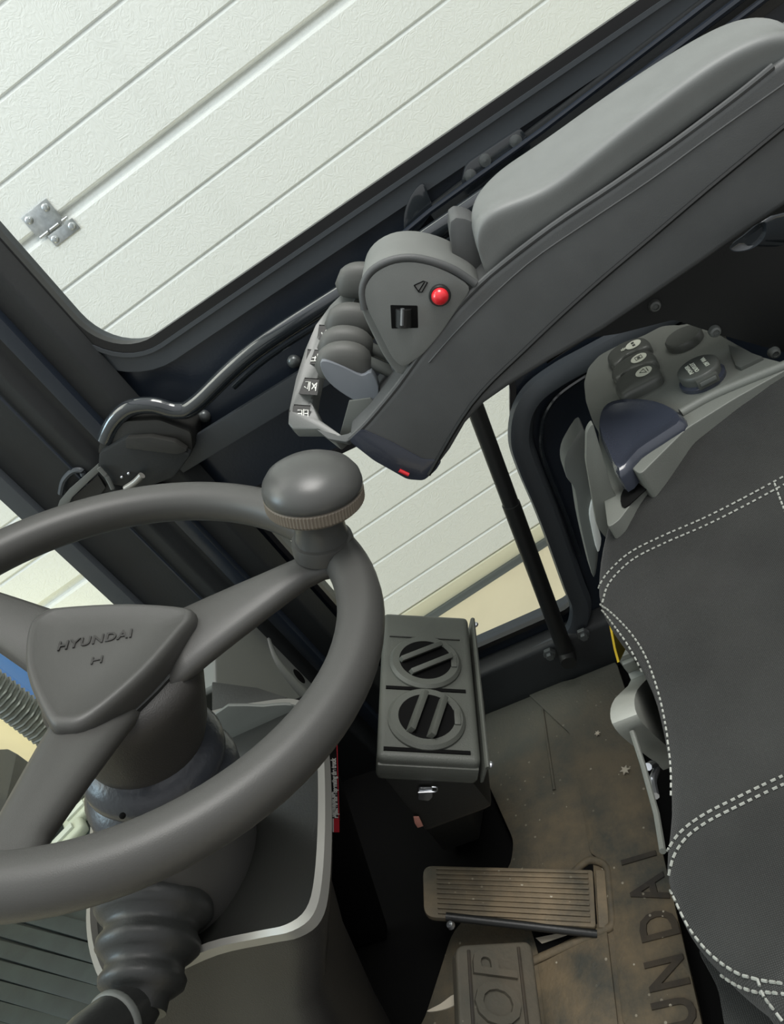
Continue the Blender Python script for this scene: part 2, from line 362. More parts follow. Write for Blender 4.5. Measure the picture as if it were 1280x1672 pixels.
# ================================================================== OUTSIDE FRONT: truck parts seen through the windshield
def strip(bm, p0, p1, w, h, n=V((0, 0, 1)), bv=.004):
    p0, p1 = V(p0), V(p1); d = (p1-p0); L = d.length; d.normalize(); s = n.cross(d).normalized(); u = d.cross(s)
    R = Matrix((d, s, u)).transposed(); box(bm, (p0+p1)/2, (L, w, h), R, bv)
t = thing('chassis_deck', 'dark green black ribbed front deck below the windshield, beside the shift lever', 'deck', (.75, 1.35, -.02))
b = B(); prism(b, [(.2, .79, -.05), (1.3, .79, -.05), (1.25, 1.50, -.05), (.2, 1.75, -.05)], (0, 0, .04), .004); obj('deck_plate', b, 'deck', t)
for k in range(9):
    o0 = A(-40, 1470+k*34, 'z', 0); o1 = A(175, 1530+k*34, 'z', 0)
    b = B(); strip(b, o0+V((0, 0, -.008)), o1+V((0, 0, -.006)), .030, .02); obj('deck_rib', b, 'deck', t)
t = thing('mast_block', 'black steel mast block with stepped edge, outside the windshield near the wheel rim', 'mast', A(20, 1300, 'z', 0))
def opoly(pts, z, h, m, name, par, bv=.006):
    b = B(); prism(b, PL(pts, 'z', z), (0, 0, h), bv); return obj(name, b, m, par)
opoly([(-60, 1330), (-40, 1225), (12, 1222), (27, 1230), (5, 1330), (-30, 1400)], .12, -.3, 'boxd', 'upright', t)
opoly([(10, 1262), (50, 1278), (58, 1300), (30, 1330), (5, 1310)], .0, -.08, 'cowl', 'bracket', t)
opoly([(-30, 1330), (10, 1318), (50, 1345), (30, 1400), (-40, 1410)], -.02, -.08, 'deck', 'lower_bracket', t)
opoly([(15, 1290), (45, 1300), (40, 1318), (12, 1305)], .03, -.03, 'black', 'slot_block', t)
for i, (x, y, s, lab) in enumerate(((132, 1330, 1, 'pale plastic pipe clamp outside, upper of two beside the lower spoke'), (112, 1370, 1.1, 'pale plastic pipe clamp outside, lower of two beside the lower spoke'))):
    c = A(x, y, 'z', 0); t = thing('pipe_clamp', lab, 'clamp', c, 'pipe clamps in front of the windshield')
    b = B(); box(b, c, (.085*s, .05*s, .03), Matrix.Rotation(radians(-50), 3, 'Z'), .012, 3); obj('clamp_body', b, 'grey', t)
    b = B(); box(b, c+V((0, 0, .017)), (.05*s, .02*s, .01), Matrix.Rotation(radians(-50), 3, 'Z'), .003); obj('clamp_cap', b, 'cream', t)
def vpost(px, py, y): p = A(px, py, 'y', y); return V((p.x, p.y, 0)), p.z
p, z = vpost(8, 1088, 1.2); t = thing('blue_reflection', 'bright blue upright strip of painted reflection outside the windshield between two spokes', 'post', (p.x, p.y, -.01))  # blue reflection painted as a solid upright strip
b = B(); box(b, (p.x, p.y, .75), (.05, .04, 1.52), None, .006); obj('reflection_body', b, 'blue', t)
b = B(); box(b, (p.x, p.y, 0), (.09, .06, .02), None, .004); obj('reflection_foot', b, 'blue', t)
p, z = vpost(32, 1158, 1.05); t = thing('coiled_hose', 'grey upright hydraulic hose with a coil guard beside the blue reflection strip', 'hose', (p.x, p.y, -.01))
b = B(); tube(b, [V((p.x, p.y, -.01)), V((p.x, p.y, 1.4))], .026, 18, False, (0, 1, 0)); obj('hose_body', b, 'cowl', t)
b = B(); coil = [V((p.x+.0275*cos(k*.7), p.y+.0275*sin(k*.7), .01+k*.0011)) for k in range(1100)]
tube(b, coil, .0024, 5, False, (0, 0, 1)); obj('hose_coil', b, 'frame', t)

# ================================================================== things on the right wall
# grab rail
rp = cr([A(172, 720, 'x', .85), A(186, 690, 'x', .85), A(212, 667, 'x', .85), A(250, 662, 'x', .85), A(290, 671, 'x', .85), A(322, 658, 'x', .85), (.85, .33, .716), (.85, .15, .716), (.85, -.1, .722)], 8)
t = thing('grab_rail', 'glossy black bent grab rail running under the upper window to the door latch', 'handrail', (.85, .3, .71))
b = B(); sweep(b, rp, lambda i, tt: [(.009*cos(2*pi*k/14), .011*sin(2*pi*k/14)) for k in range(14)], False, (0, 0, 1)); obj('rail_tube', b, 'gloss', t)
b = B(); tube(b, [(.852, .12, .716), (.905, .12, .716)], .007, 12); obj('rail_mount', b, 'gloss', t)
b = B(); tube(b, [p+V((.018, 0, -.02)) for p in rp[44:]], .0035, 8); obj('rail_bead', b, 'gloss', t)
# slide rail and bracket behind the arm pad
t = thing('slide_rail', 'black double edged slide rail behind the armrest pad under the upper window', 'rail', (.88, 0, .74))
sr = [A(640, 395, 'x', .88), A(700, 345, 'x', .88), A(880, 215, 'x', .88), A(1120, 30, 'x', .88), A(1300, -110, 'x', .88)]
for dz, r_ in ((0, .0032), (-.016, .0045), (-.03, .0035)):
    b = B(); tube(b, [p+V((-.004, -.002, dz)) for p in sr], r_, 8); obj('rail_bead', b, 'wall', t)
b = B(); strip(b, sr[1]+V((.012, 0, -.022)), sr[4]+V((.012, 0, -.022)), .012, .05, V((0, 0, 1)), .003); obj('rail_web', b, 'wallm', t)
t = thing('bolted_bracket', 'dark rounded bracket with three bolts on the slide rail behind the arm pad', 'bracket', A(800, 255, 'x', .885))
b = B(); prism(b, rounded(PL([(752, 300), (760, 268), (850, 208), (862, 225), (870, 250), (770, 330)], 'x', .882), .008), (.014, 0, 0), .002); obj('bracket_plate', b, 'gloss', t)
for x, y in ((768, 287), (792, 262), (842, 231)):
    b = B(); lathe(b, [(.0001, .007), (.006, .006), (.007, .0), (.007, -.002)], A(x, y, 'x', .882), (-1, 0, 0), 12); obj('bolt', b, 'bolt', t)
t = thing('latch_guard', 'dark curved guard plate on the wall behind the control pod', 'guard', A(670, 350, 'x', .885))
b = B(); prism(b, cr(PL([(662, 385), (660, 350), (672, 318), (690, 300), (700, 320), (705, 345), (680, 380)], 'x', .886), 4, True), (.01, 0, 0), .002); obj('guard_plate', b, 'gloss', t)
# latch with striker bracket
t = thing('door_latch', 'black boxy door latch under the bent end of the grab rail', 'latch', A(235, 730, 'x', .87))
b = B(); prism(b, rounded(PL([(163, 722), (205, 688), (260, 686), (312, 706), (314, 738), (270, 722), (205, 720), (160, 742)], 'x', .845), .006), (.05, 0, 0), .004); obj('latch_top', b, 'boxd', t)
b = B(); prism(b, rounded(PL([(161, 740), (206, 714), (268, 722), (312, 742), (284, 780), (230, 800), (176, 790), (160, 762)], 'x', .835), .005), (.055, 0, 0), .004); obj('latch_body', b, 'wallm', t)
b = B(); prism(b, rounded(PL([(205, 716), (245, 714), (285, 722), (306, 736), (290, 742), (205, 732)], 'x', .832), .003), (.01, 0, 0), .002); obj('latch_ledge', b, 'boxd', t)
b = B(); tube(b, cr(PL([(161, 764), (175, 780), (184, 798)], 'x', .83), 4), .003, 8); obj('latch_clip', b, 'frame', t)
b = B(); tube(b, cr(PL([(205, 798), (220, 788), (232, 776)], 'x', .825), 4), .0045, 10); obj('striker_pin', b, 'silver', t)
for x, y in ((199, 779), (210, 773)):
    b = B(); sphere(b, A(x, y, 'x', .833), .0022, (1, 1, 1), None, 2); obj('screw', b, 'metal', t)
t = thing('striker_bracket', 'thin grey metal striker bracket on the pillar beside the door latch', 'bracket', A(130, 785, 'x', .85))
b = B(); prism(b, PL([(97, 818), (112, 800), (160, 758), (164, 768), (118, 812), (108, 830), (90, 840)], 'x', .84), (.004, 0, 0), .0006); obj('bracket_arm', b, 'frame', t)
b = B(); prism(b, PL([(120, 812), (160, 776), (172, 796), (150, 830), (110, 840)], 'x', .848), (.003, 0, 0), 0); obj('bracket_face', b, 'black', t)
b = B(); tube(b, cr(PL([(99, 806), (104, 785), (118, 770), (132, 768), (136, 776)], 'x', .85), 5), .004, 8); obj('bracket_hook', b, 'gasket', t)
t = thing('door_bar', 'flat grey steel bar on the wall running from the door latch towards the levers', 'bar', (.87, .4, .65))
b = B(); strip(b, (.872, .53, .6445), (.872, .26, .6445), .01, .034, V((0, 0, 1)), .002); obj('bar_body', b, 'gasket', t)
for (x, y), lab in (((333, 680), 'small dark round bolt head on the wall beside the grab rail bend'), ((480, 591), 'small dark round bolt head on the wall beside the lever bezel'), ((163, 878), 'small grey bolt head on the pillar just inside the far wheel rim')):
    b = B(); c = A(x, y, 'x', .898 if y < 700 else .865); lathe(b, [(.0001, .006), (.005, .0055), (.0075, .003), (.009, 0), (.009, -.003)], c, (-1, 0, 0), 16); tag(obj('bolt_head', b, 'bolt'), lab, 'bolt')
# gas strut across lower window
t = thing('gas_strut', 'round black strut rod crossing the lower window from armrest to sill', 'strut', (.862, .248, .03))
s0 = A(925, 1068, 'x', .86); s1 = A(785, 690, 'x', .86); s1 = s1+(s1-s0)*.12
b = B(); tube(b, [s0, s0.lerp(s1, .62)], .0125, 18); obj('strut_cylinder', b, 'black', t)
b = B(); tube(b, [s0.lerp(s1, .60), s1], .0112, 18); obj('strut_rod', b, 'black', t)
b = B(); lathe(b, [(.0001, .02), (.012, .02), (.014, 0), (.014, -.012)], s0, (-1, 0, 0), 16); obj('strut_foot', b, 'black', t)
for (x, y), lab in (((897, 1068), 'black hex bolt on the sill in front of the strut foot'), ((952, 1036), 'black hex bolt on the sill behind the strut foot')):
    b = B(); lathe(b, [(.0001, .009), (.006, .009), (.006, .003), (.010, .002), (.010, -.004)], A(x, y, 'x', .862), (-1, 0, 0), 6); tag(obj('sill_bolt', b, 'bolt', None, 25), lab, 'bolt')

# ================================================================== ARMREST
t = thing('armrest', 'long grey armrest beam with moulded pad and lever pod on the seat side', 'armrest', (.7, 0, .6))
out = PL([(567, 722), (600, 690), (650, 630), (700, 560), (745, 505), (800, 450), (900, 372), (1000, 305), (1100, 235), (1200, 160), (1262, 110), (1330, 62), (1420, 0), (1420, 240), (1300, 325), (1190, 400), (985, 540), (900, 589), (830, 632), (790, 660), (760, 692), (735, 735), (712, 765), (692, 783), (665, 781), (610, 750)], 'x', .65)
b = B(); prism(b, out, (.095, 0, 0), .006, 3, 25); obj('beam', b, 'arm', t)
b = B(); prism(b, rounded(PL([(569, 720), (590, 700), (640, 722), (690, 750), (722, 752), (712, 768), (692, 785), (665, 783), (610, 752)], 'x', .6490), .004, 3), (.006, 0, 0), .002); obj('beam_nose', b, 'cup', t)
b = B(); tube(b, PL([(652, 768), (667, 775)], 'x', .6488), .002, 10); o = obj('nose_red_glint', b, 'red', t); o['label'] = 'small painted red reflection at the beam tip'  # red reflection painted on the beam tip, not a light source
# moulded crease recess line and upper lip
cre = [A(x, y, 'x', .6495) for x, y in ((700, 775), (770, 660), (860, 568), (960, 475), (1060, 390), (1160, 305), (1300, 190))]
b = B(); tube(b, cr(cre, 5), .0022, 6); obj('beam_crease', b, 'black', t)
lip = [A(x, y, 'x', .652) for x, y in ((570, 717), (600, 688), (650, 628), (700, 558), (745, 503), (800, 448), (900, 370), (1000, 303), (1100, 233), (1200, 158), (1262, 108))]
b = B(); tube(b, cr(lip, 4), .0026, 8); obj('beam_lip', b, 'arm', t)
lip2 = [A(x, y, 'x', .6497) for x, y in ((700, 592), (760, 525), (860, 432), (960, 362), (1060, 295), (1160, 222), (1290, 130))]
b = B(); tube(b, cr(lip2, 4), .0008, 6); obj('beam_seam', b, 'arm', t)
# pad: lofted along y
S = [  # y, z beam, z crease, x far, z far
 (-.235, .716, .728, .700, .742), (-.228, .716, .738, .728, .752), (-.215, .716, .746, .745, .757), (-.195, .716, .7515, .755, .759), (-.165, .714, .753, .759, .760), (-.13, .710, .750, .760, .760),
 (-.10, .708, .7475, .758, .760), (-.075, .706, .7445, .757, .759), (-.05, .704, .741, .760, .7575), (-.03, .702, .740, .766, .756), (-.012, .700, .7425, .772, .755), (.004, .698, .7465, .772, .753), (.018, .694, .7485, .764, .751), (.030, .69, .746, .745, .748), (.038, .688, .738, .725, .741), (.042, .688, .728, .71, .73)]
rings = []
for y, zb, zc, xf, zf in S:
    x0 = .6535; q = .03*max(0, 1-abs((y+.0)/.045))       # front part flares towards the seat
    zm = zb*.5+zc*.5
    rings.append([(x0+.004, y+.006, zb), (x0+.0035, y+.005, zm), (x0+.0005, y+.001, zc-.005), (x0+.0025, y, zc-.0005), (x0+.008, y, zc+.0022), (x0+.02, y, zc+.002), (x0*.6+xf*.4, y, zc*.5+zf*.5-.002), (xf-.022, y, zf), (xf-.007, y, zf-.003), (xf, y+.001, zf-.012), (xf, y+.004, zb+.01), (xf-.004, y+.006, zb)])
b = B(); loft(b, rings)
pad = obj('arm_pad', b, 'pad', t, 60); md = pad.modifiers.new('s', 'SUBSURF'); md.levels = md.render_levels = 2
# pod
pf = [(597, 500), (594, 470), (610, 446), (640, 430), (672, 427), (705, 433), (740, 448), (772, 470), (750, 500), (720, 545), (690, 580), (657, 602), (640, 585), (620, 545)]
shell = [(590, 505), (588, 468), (604, 440), (634, 422), (668, 417), (704, 422), (742, 436), (778, 458), (785, 480), (745, 520), (700, 580), (657, 612), (632, 590), (610, 550)]
b = B(); prism(b, cr(PL(shell, 'x', .655), 3, True), (.088, 0, -.0), .014, 4, 25); obj('pod_shell', b, 'pod', t)
b = B(); prism(b, cr(PL([(735, 362), (772, 362), (786, 390), (790, 455), (775, 470), (745, 440)], 'x', .70), 3, True), (.05, 0, 0), .006, 2); obj('pod_rear_cap', b, 'arm', t)
b = B(); ringp = cr(PL([(595, 505), (592, 470), (606, 443), (636, 426), (670, 421), (705, 427), (742, 441), (776, 464)], 'x', .652), 4); tube(b, ringp, .0035, 10); obj('pod_rim', b, 'arm', t)
b = B(); prism(b, rounded(PL(pf, 'x', .649), .008, 3), (.012, 0, 0), .002); face = obj('pod_face', b, 'pod', t)
sw = B(); prism(sw, PL([(637, 498), (682, 499), (683, 536), (639, 537)], 'x', .6485), (.004, 0, 0), .001); obj('roller_recess', sw, 'deep', t)
sw = B(); c = A(657, 517, 'x', .6515); tube(sw, PL([(659, 503), (659, 532)], 'x', .6505), .0075, 16); rl = obj('thumb_roller', sw, 'black', t)
sw = B(); tube(sw, PL([(657, 504), (656, 531)], 'x', .6432), .0018, 8); obj('roller_ridge', sw, 'metal', t)
c = A(718, 481, 'x', .648)
b = B(); lathe(b, [(.0088, -.002), (.0096, .003), (.0085, .005), (.0075, .005), (.0072, .001)], c, (-1, 0, 0), 24); obj('button_collar', b, 'black', t)
b = B(); lathe(b, [(.0072, 0), (.0075, .006), (.006, .0095), (.003, .0112), (.0002, .0117)], c, (-1, 0, 0), 24); o = obj('horn_button', b, 'red', t); o['label'] = 'round red horn button'
b = B()                                                    # horn pictogram
for pth in ([(676, 466), (691, 459), (698, 461), (689, 477), (684, 477), (676, 466)], [(693, 461), (684, 475)]):
    tube(b, PL(pth, 'x', .6485), .0005, 5)
obj('horn_symbol', b, 'deep', t)

# lever bezel with pictograms
bz = [((470, 692), .70), ((471, 672), .705), ((483, 618), .74), ((497, 572), .76), ((515, 530), .78), ((540, 497), .80), ((568, 470), .81), ((585, 480), .80), ((560, 520), .79), ((540, 552), .772), ((522, 600), .75), ((513, 640), .735), ((510, 660), .725), ((522, 685), .70), ((560, 712), .675), ((548, 722), .672), ((520, 700), .69), ((478, 700), .695)]
P = [A(*p, 'x', v) for p, v in bz]
tb = thing('lever_bezel', 'grey curved bezel strip with white pictograms in front of the finger levers', 'bezel', P[3])
b = B(); prism(b, P, (.002, .001, -.012), .0015, 2, 20); obj('bezel_strip', b, 'frame', tb)
def quadp(cs, dx=-.0008): return cs
def picto(c, size, kind):
    """dark square window with white strokes, lying on the bezel"""
    def q(u, v):                                            # local pixel frame on the strip, x follows the strip
        x, y = c[0]+u*size, c[1]+v*size
        xs = .70+(692-y)/195*.10
        p = A(x, y, 'x', xs); return p+(CAM-p).normalized()*.0028
    b = B(); vs = [b.verts.new(q(*p)) for p in ((-1, -.9), (1.0, -.75), (.8, .95), (-1.25, .8))]; b.faces.new(vs)
    ob = obj('symbol_window', b, 'boxd', tb, 0)
    b = B(); vs = [b.verts.new(q(*p)) for p in ((-1, -.9), (-.8, -.9), (-1.0, .8), (-1.25, .8))]; b.faces.new(vs)
    vs = [b.verts.new(q(*p)) for p in ((-1, -1.0), (1.0, -.85), (1, -.72), (-1, -.85))]; b.faces.new(vs); obj('window_edge', b, 'deep', tb, 0)
    b = B()
    def s(pts):
        tube(b, [q(*p)+(CAM-q(*p)).normalized()*.0006 for p in pts], .0006, 4)
    if kind == 0: s([(-.5, -.3), (0, -.3), (0, .6)]); s([(-.5, .1), (0, .1)]); s([(.3, -.3), (.7, -.3), (.7, .6)]); s([(.3, .1), (.7, .1)]); s([(.2, -.4), (.2, .6)])
    elif kind == 1: s([(-.5, -.5), (-.1, -.5), (-.25, .3), (-.6, .0)]); s([(.05, -.5), (-.1, .5)]); s([(.2, .3), (.65, -.3)]); s([(.25, -.35), (.65, .3)]); s([(.75, -.4), (.6, .5)])
    elif kind == 2: s([(-.6, .5), (.2, .5), (.3, -.4)]); s([(-.4, .1), (.1, .1)]); s([(-.1, .5), (0, -.1)]); s([(.5, -.4), (.45, .1)])
    else: s([(-.6, .3), (.1, -.5), (.5, -.4), (.4, .3)]); s([(-.2, .3), (.3, -.1)]); s([(-.7, .0), (-.4, .5)])
    obj('symbol', b, 'print', tb)
picto((493, 674), 14, 0); picto((506, 631), 15, 1); picto((515, 583), 13, 2); picto((534, 543), 13, 3)
b = B(); prism(b, [A(515, 700, 'x', .69), A(560, 712, 'x', .675), A(600, 690, 'x', .66), A(590, 705, 'x', .655), A(565, 722, 'x', .66), A(535, 716, 'x', .672)], (.003, 0, -.006), .001); obj('bezel_foot', b, 'arm', tb)
b = B(); prism(b, PL([(570, 655), (605, 650), (640, 690), (585, 720), (555, 710)], 'x', .69), (.004, 0, 0), .001); obj('bezel_web', b, 'cowl', tb)
# finger levers
def superpad(bm, c, d, L, w, h, roll=0):
    """rounded grip pad: long axis d"""
    d = V(d).normalized(); s = d.cross(V((0, 0, 1))).normalized(); u = s.cross(d); rings = []
    for k in range(13):
        tt = -1+2*k/12; q = (1-abs(tt)**2.6)**(1/2.6) if abs(tt) < 1 else 0.02; q = max(q, .03)
        bow = -.10*L*(tt*tt)
        rings.append([V(c)+d*(tt*L/2)+u*bow+s*(w/2*q*math.copysign(abs(cos(a))**.75, cos(a)))+u*(h/2*q*math.copysign(abs(sin(a))**.75, sin(a))) for a in [2*pi*j/18 for j in range(18)]])
    loft(bm, rings)
LV = [((592, 458), .80, 'farthest finger lever pad, behind the others at the bezel top end', .05), ((575, 524), .765, 'second farthest finger lever pad with a thin pale edge line', .05), ((566, 562), .735, 'finger lever pad sandwiched between its two nearer and farther neighbours', .052), ((562, 588), .708, 'nearest finger lever pad with a broad flank painted pale as lit', .052)]
for (p, x, lab, L) in LV:
    c = A(*p, 'x', x); lv = thing('finger_lever', 'small grey rounded '+lab, 'lever', c, 'finger levers in front of the pod')
    last = x < .71
    d = V((0, .72, .55)) if not last else V((0, .8, .5))
    b = B(); superpad(b, c, d, L*1.15, .0265, .038); obj('lever_pad', b, 'paddle', lv, 70)
    if last:
        b = B(); prism(b, cr(PL([(523, 592), (535, 590), (562, 600), (590, 613), (606, 608), (618, 632), (614, 655), (600, 662), (575, 652), (545, 632), (528, 612)], 'x', .692), 3, True), (.014, 0, 0), .003, 3); o = obj('lever_flank', b, 'flank', lv, 60); o['label'] = 'side flank painted pale grey as lit'  # light on the lever side is put into a paler flank
    b = B(); tube(b, [c-d.normalized()*.02, c-d.normalized()*.045+V((0, 0, -.02)), c+V((0, -.05, -.075))], .006, 10); obj('lever_stem', b, 'cowl', lv)
    b = B(); superpad(b, c+V((-.004, -.052, -.03)), (0, .35, -.9), .05, .022, .03); obj('lever_root', b, 'arm', lv, 70)

# ================================================================== STEERING WHEEL
TW = radians(27.1); WC = V((.389, .375, .703)); WN = V((0, -sin(TW), cos(TW))); E1 = V((1, 0, 0)); E2 = V((0, cos(TW), sin(TW)))
def wp(u, v, h=0): return WC+E1*u+E2*v+WN*h
t = thing('steering_wheel', 'dark grey three spoke steering wheel with a spinner knob', 'steering wheel', WC)
b = B(); N = 96; rings = []
for i in range(N):
    a = 2*pi*i/N; e = E1*cos(a)+E2*sin(a); c = WC+e*.18; ring = []
    for k in range(20):
        f = 2*pi*k/20; rr = .0168
        if 3.5 < k < 7.5: rr = .0168-.0012*(1 if 5 <= k <= 6 else .3)
        ring.append(c+e*rr*cos(f)+WN*rr*1.05*sin(f))
    rings.append(ring)
loft(b, rings, False, True); obj('rim', b, 'wheel', t, 80)
def spoke(ang, w0, w1, hub_r=.03):
    e = E1*cos(ang)+E2*sin(ang); s = WN.cross(e); rr = []
    for k in range(11):
        q = k/10; r_ = hub_r+(.176-hub_r)*q; h = -.034+.032*(q**.8); w = w0+(w1-w0)*min(1, q*1.2)
        if q > .82: w = w*(1+1.0*((q-.82)/.18)**2)
        th = .013-.003*q
        rr.append([WC+e*r_+WN*h+s*(w*cos(2*pi*j/16))+WN*(th*math.copysign(abs(sin(2*pi*j/16))**.8, sin(2*pi*j/16))) for j in range(16)])
    bb = B(); loft(bb, rr); obj('spoke', bb, 'wheel', t, 80)
for a, w0, w1 in ((-61, .038, .0135), (180, .030, .0165), (66, .032, .017)): spoke(radians(a), w0, w1)
b = B(); lathe(b, [(.045, -.105), (.05, -.09), (.055, -.06), (.058, -.042), (.052, -.03), (.03, -.026)], WC, WN, 40); obj('hub_body', b, 'dash', t, 60)
hubp = [(.052, .066), (.056, .052), (.055, .0), (.046, -.048), (.036, -.056), (.022, -.052), (-.02, -.036), (-.058, -.012), (-.064, .004), (-.056, .018), (-.01, .052), (.035, .070)]
hubp = [(u-.010, v) for u, v in hubp]
hp2 = cr([V((u, v, 0)) for u, v in hubp], 4, True)
cen = sum(hp2, V())/len(hp2)
rings = []
for sc, h in ((.90, -.030), (.96, -.024), (1.0, -.013), (1.0, -.008), (.975, -.004), (.93, -.0022), (.87, -.0026), (.85, -.0034), (.4, -.0024), (.02, -.002)):
    rings.append([wp(cen.x+(p.x-cen.x)*sc, cen.y+(p.y-cen.y)*sc, h) for p in hp2])
b = B(); loft(b, rings); obj('hub_cover', b, 'wheel', t, 50)
b = B(); loft(b, [[wp(cen.x+.006+(p.x-cen.x)*q, cen.y+(p.y-cen.y)*q, h) for p in hp2] for q, h in ((.9, -.04), (1.03, -.034), (1.03, -.026), (.9, -.022))]); obj('hub_gap', b, 'boot', t, 50)
def onhub(px, py, h):
    d = ray(px, py); o = WC+WN*h-CAM; return CAM+d*(o.dot(WN)/d.dot(WN))
ha, hb = onhub(95, 1056, -.0016), onhub(215, 1034, -.0016); hx = hb-ha
bm = text('HYUNDAI', .0125, .0005, (0, 0, 0), (1, 0, 0), (0, 1, 0), 1.1, 1.0, .0002); w_ = max(v.co.x for v in bm.verts)-min(v.co.x for v in bm.verts)
mm = Matrix((hx/w_, WN.cross(hx.normalized()), WN)).transposed().to_4x4(); mm.translation = (ha+hb)/2
bmesh.ops.transform(bm, matrix=mm, verts=bm.verts); obj('hub_lettering', bm, 'dash', t, 0)
b = text('H', .010, .0004, onhub(158, 1078, -.0016), hx, WN.cross(hx), 1, 1.3); obj('hub_emblem', b, 'dash', t, 0)
# spinner knob (a fitted accessory: own thing)
KP = wp(.085, -.147); K = thing('spinner_knob', 'mushroom shaped grey spinner knob with a knurled ring clamped on the wheel rim', 'knob', KP)
b = B(); lathe(b, [(.022, .010), (.0205, .020), (.0195, .028), (.0205, .036), (.0245, .044), (.030, .049)], KP, WN, 40); obj('knob_neck', b, 'knob', K, 60)
b = B(); lathe(b, [(.024, .004), (.0245, .012), (.0235, .0165), (.021, .017)], KP, WN, 40); obj('knob_clamp', b, 'wheel', K, 60)
n = 88; prof = [(.029, .0455), (.0345, .047), (.0375, .050), (.0375, .0585), (.035, .0605)]
bm = B(); s, u, ax = basis(WN); rings = []
for r_, h in prof: rings.append([KP+ax*h+(s*cos(2*pi*k/(2*n))+u*sin(2*pi*k/(2*n)))*(r_-(.0007 if k % 2 and r_ > .037 else 0)) for k in range(2*n)])
loft(bm, rings); obj('knurled_ring', bm, 'ring', K, 20)
b = B(); lathe(b, [(.034, .058), (.0372, .0605), (.0374, .064), (.0362, .0695), (.032, .0755), (.025, .0798), (.015, .083), (.006, .0842), (.0002, .0844)], KP, WN, 48); obj('knob_cap', b, 'knob', K, 60)

# ================================================================== COLUMN, TRAY, DASH
AXC = -WN
def axp(s_): return WC+AXC*s_
t = thing('steering_column', 'dark steering column with ribbed collar dropping into the silver edged dash well', 'steering column', axp(.3))  # the steering column: collar and shroud
b = B(); lathe(b, [(.038, .10), (.052, .112), (.056, .12), (.056, .128), (.052, .136), (.058, .142), (.062, .15), (.062, .165), (.052, .178)], WC, AXC, 40); obj('collar', b, 'collar', t, 50)
b = B(); lathe(b, [(.05, .17), (.058, .2), (.06, .26), (.052, .33), (.05, .42), (.055, .55)], WC, AXC, 32, 1.15, .95); obj('column_shroud', b, 'shroud', t, 60)
b = B(); sphere(b, A(200, 1332, 'y', .39), .0022, (1, 1, 1), None, 2); obj('shroud_screw', b, 'deep', t)
# dash well with silver rim
rimpx = [(345, 1163), (430, 1147), (480, 1143), (508, 1158), (524, 1190), (531, 1240), (533, 1340), (528, 1440), (514, 1495), (480, 1522), (430, 1533), (345, 1552), (262, 1590), (200, 1622), (172, 1612), (150, 1560), (143, 1500), (148, 1440), (150, 1350), (175, 1290), (260, 1200)]
rim3 = cr(PL(rimpx, 'z', .46), 4, True)
cc = sum(rim3, V())/len(rim3)
def sc3(ring, s_, z, dx=0, dy=0, sx=None): return [V((cc.x+(p.x-cc.x)*(s_ if sx is None else sx)+dx, cc.y+(p.y-cc.y)*s_+dy, z)) for p in ring]
t = thing('dash_console', 'dark dash console with an open well around the column and silver rim', 'dashboard', (cc.x, cc.y, 0))
b = B(); loft(b, [sc3(rim3, 1.0, .452), sc3(rim3, 1.0, .462), sc3(rim3, .955, .464), sc3(rim3, .945, .452)], False, True); o = obj('silver_rim', b, 'silver', t, 40)
b = B(); loft(b, [sc3(rim3, .95, .456), sc3(rim3, .92, .43, -.004, .008), sc3(rim3, .84, .36, -.024, .045, .76), sc3(rim3, .76, .29, -.03, .075, .62), sc3(rim3, .3, .285, -.03, .07)]); 
obj('well_lining', b, 'bowl', t, 60)
b = B(); loft(b, [sc3(rim3, .995, .453), sc3(rim3, .99, .435, 0, .01), sc3(rim3, .95, .37, -.026, .055, .80), sc3(rim3, .93, .26, -.04, .10, .70), sc3(rim3, .9, .08, -.035, .17, .72), sc3(rim3, .9, .0, -.03, .2, .72)], False); obj('console_shell', b, 'dash', t, 60)
b = B(); prism(b, cr(PL([(350, 1168), (430, 1154), (478, 1152), (496, 1166), (500, 1200), (460, 1235), (400, 1290), (350, 1300)], 'x', .535), 3, True), (.004, 0, 0), .001); obj('well_sheen', b, 'cowl', t)  # grey plate paints the reflection on the upper well lining
b = B(); prism(b, PL([(345, 1112), (420, 1122), (470, 1138), (440, 1150), (345, 1166)], 'z', .45), (0, 0, -.03), .003); obj('console_lip', b, 'boxd', t)
# black side panel below the dash, holds the sticker
t = thing('kick_panel', 'black kick panel between dash console and heater box', 'panel', (.56, .6, .2))
b = B(); prism(b, [(.553, .41, .44), (.553, .74, .44), (.553, .74, 0), (.553, .60, 0)], (.02, 0, 0), .006); obj('panel_sheet', b, 'deep', t)
t = thing('warning_sticker', 'narrow black warning sticker with white text and a red end on the kick panel', 'sticker', A(545, 1300, 'x', .55))
b = B(); prism(b, PL([(538, 1212), (550, 1212), (556, 1340), (537, 1340)], 'x', .5515), (.001, 0, 0)); obj('sticker_sheet', b, 'black', t)
b = B(); prism(b, PL([(545, 1337), (554, 1337), (554, 1359), (545, 1359)], 'x', .551), (.001, 0, 0)); obj('red_field', b, 'redl', t)
b = B(); prism(b, PL([(536.5, 1337), (545, 1337), (545, 1359), (539, 1357)], 'x', .551), (.001, 0, 0)); obj('white_field', b, 'white', t)
b = B(); prism(b, PL([(549.5, 1216), (551, 1216), (554, 1338), (552.5, 1338)], 'x', .551), (.0006, 0, 0)); obj('red_line', b, 'redl', t)
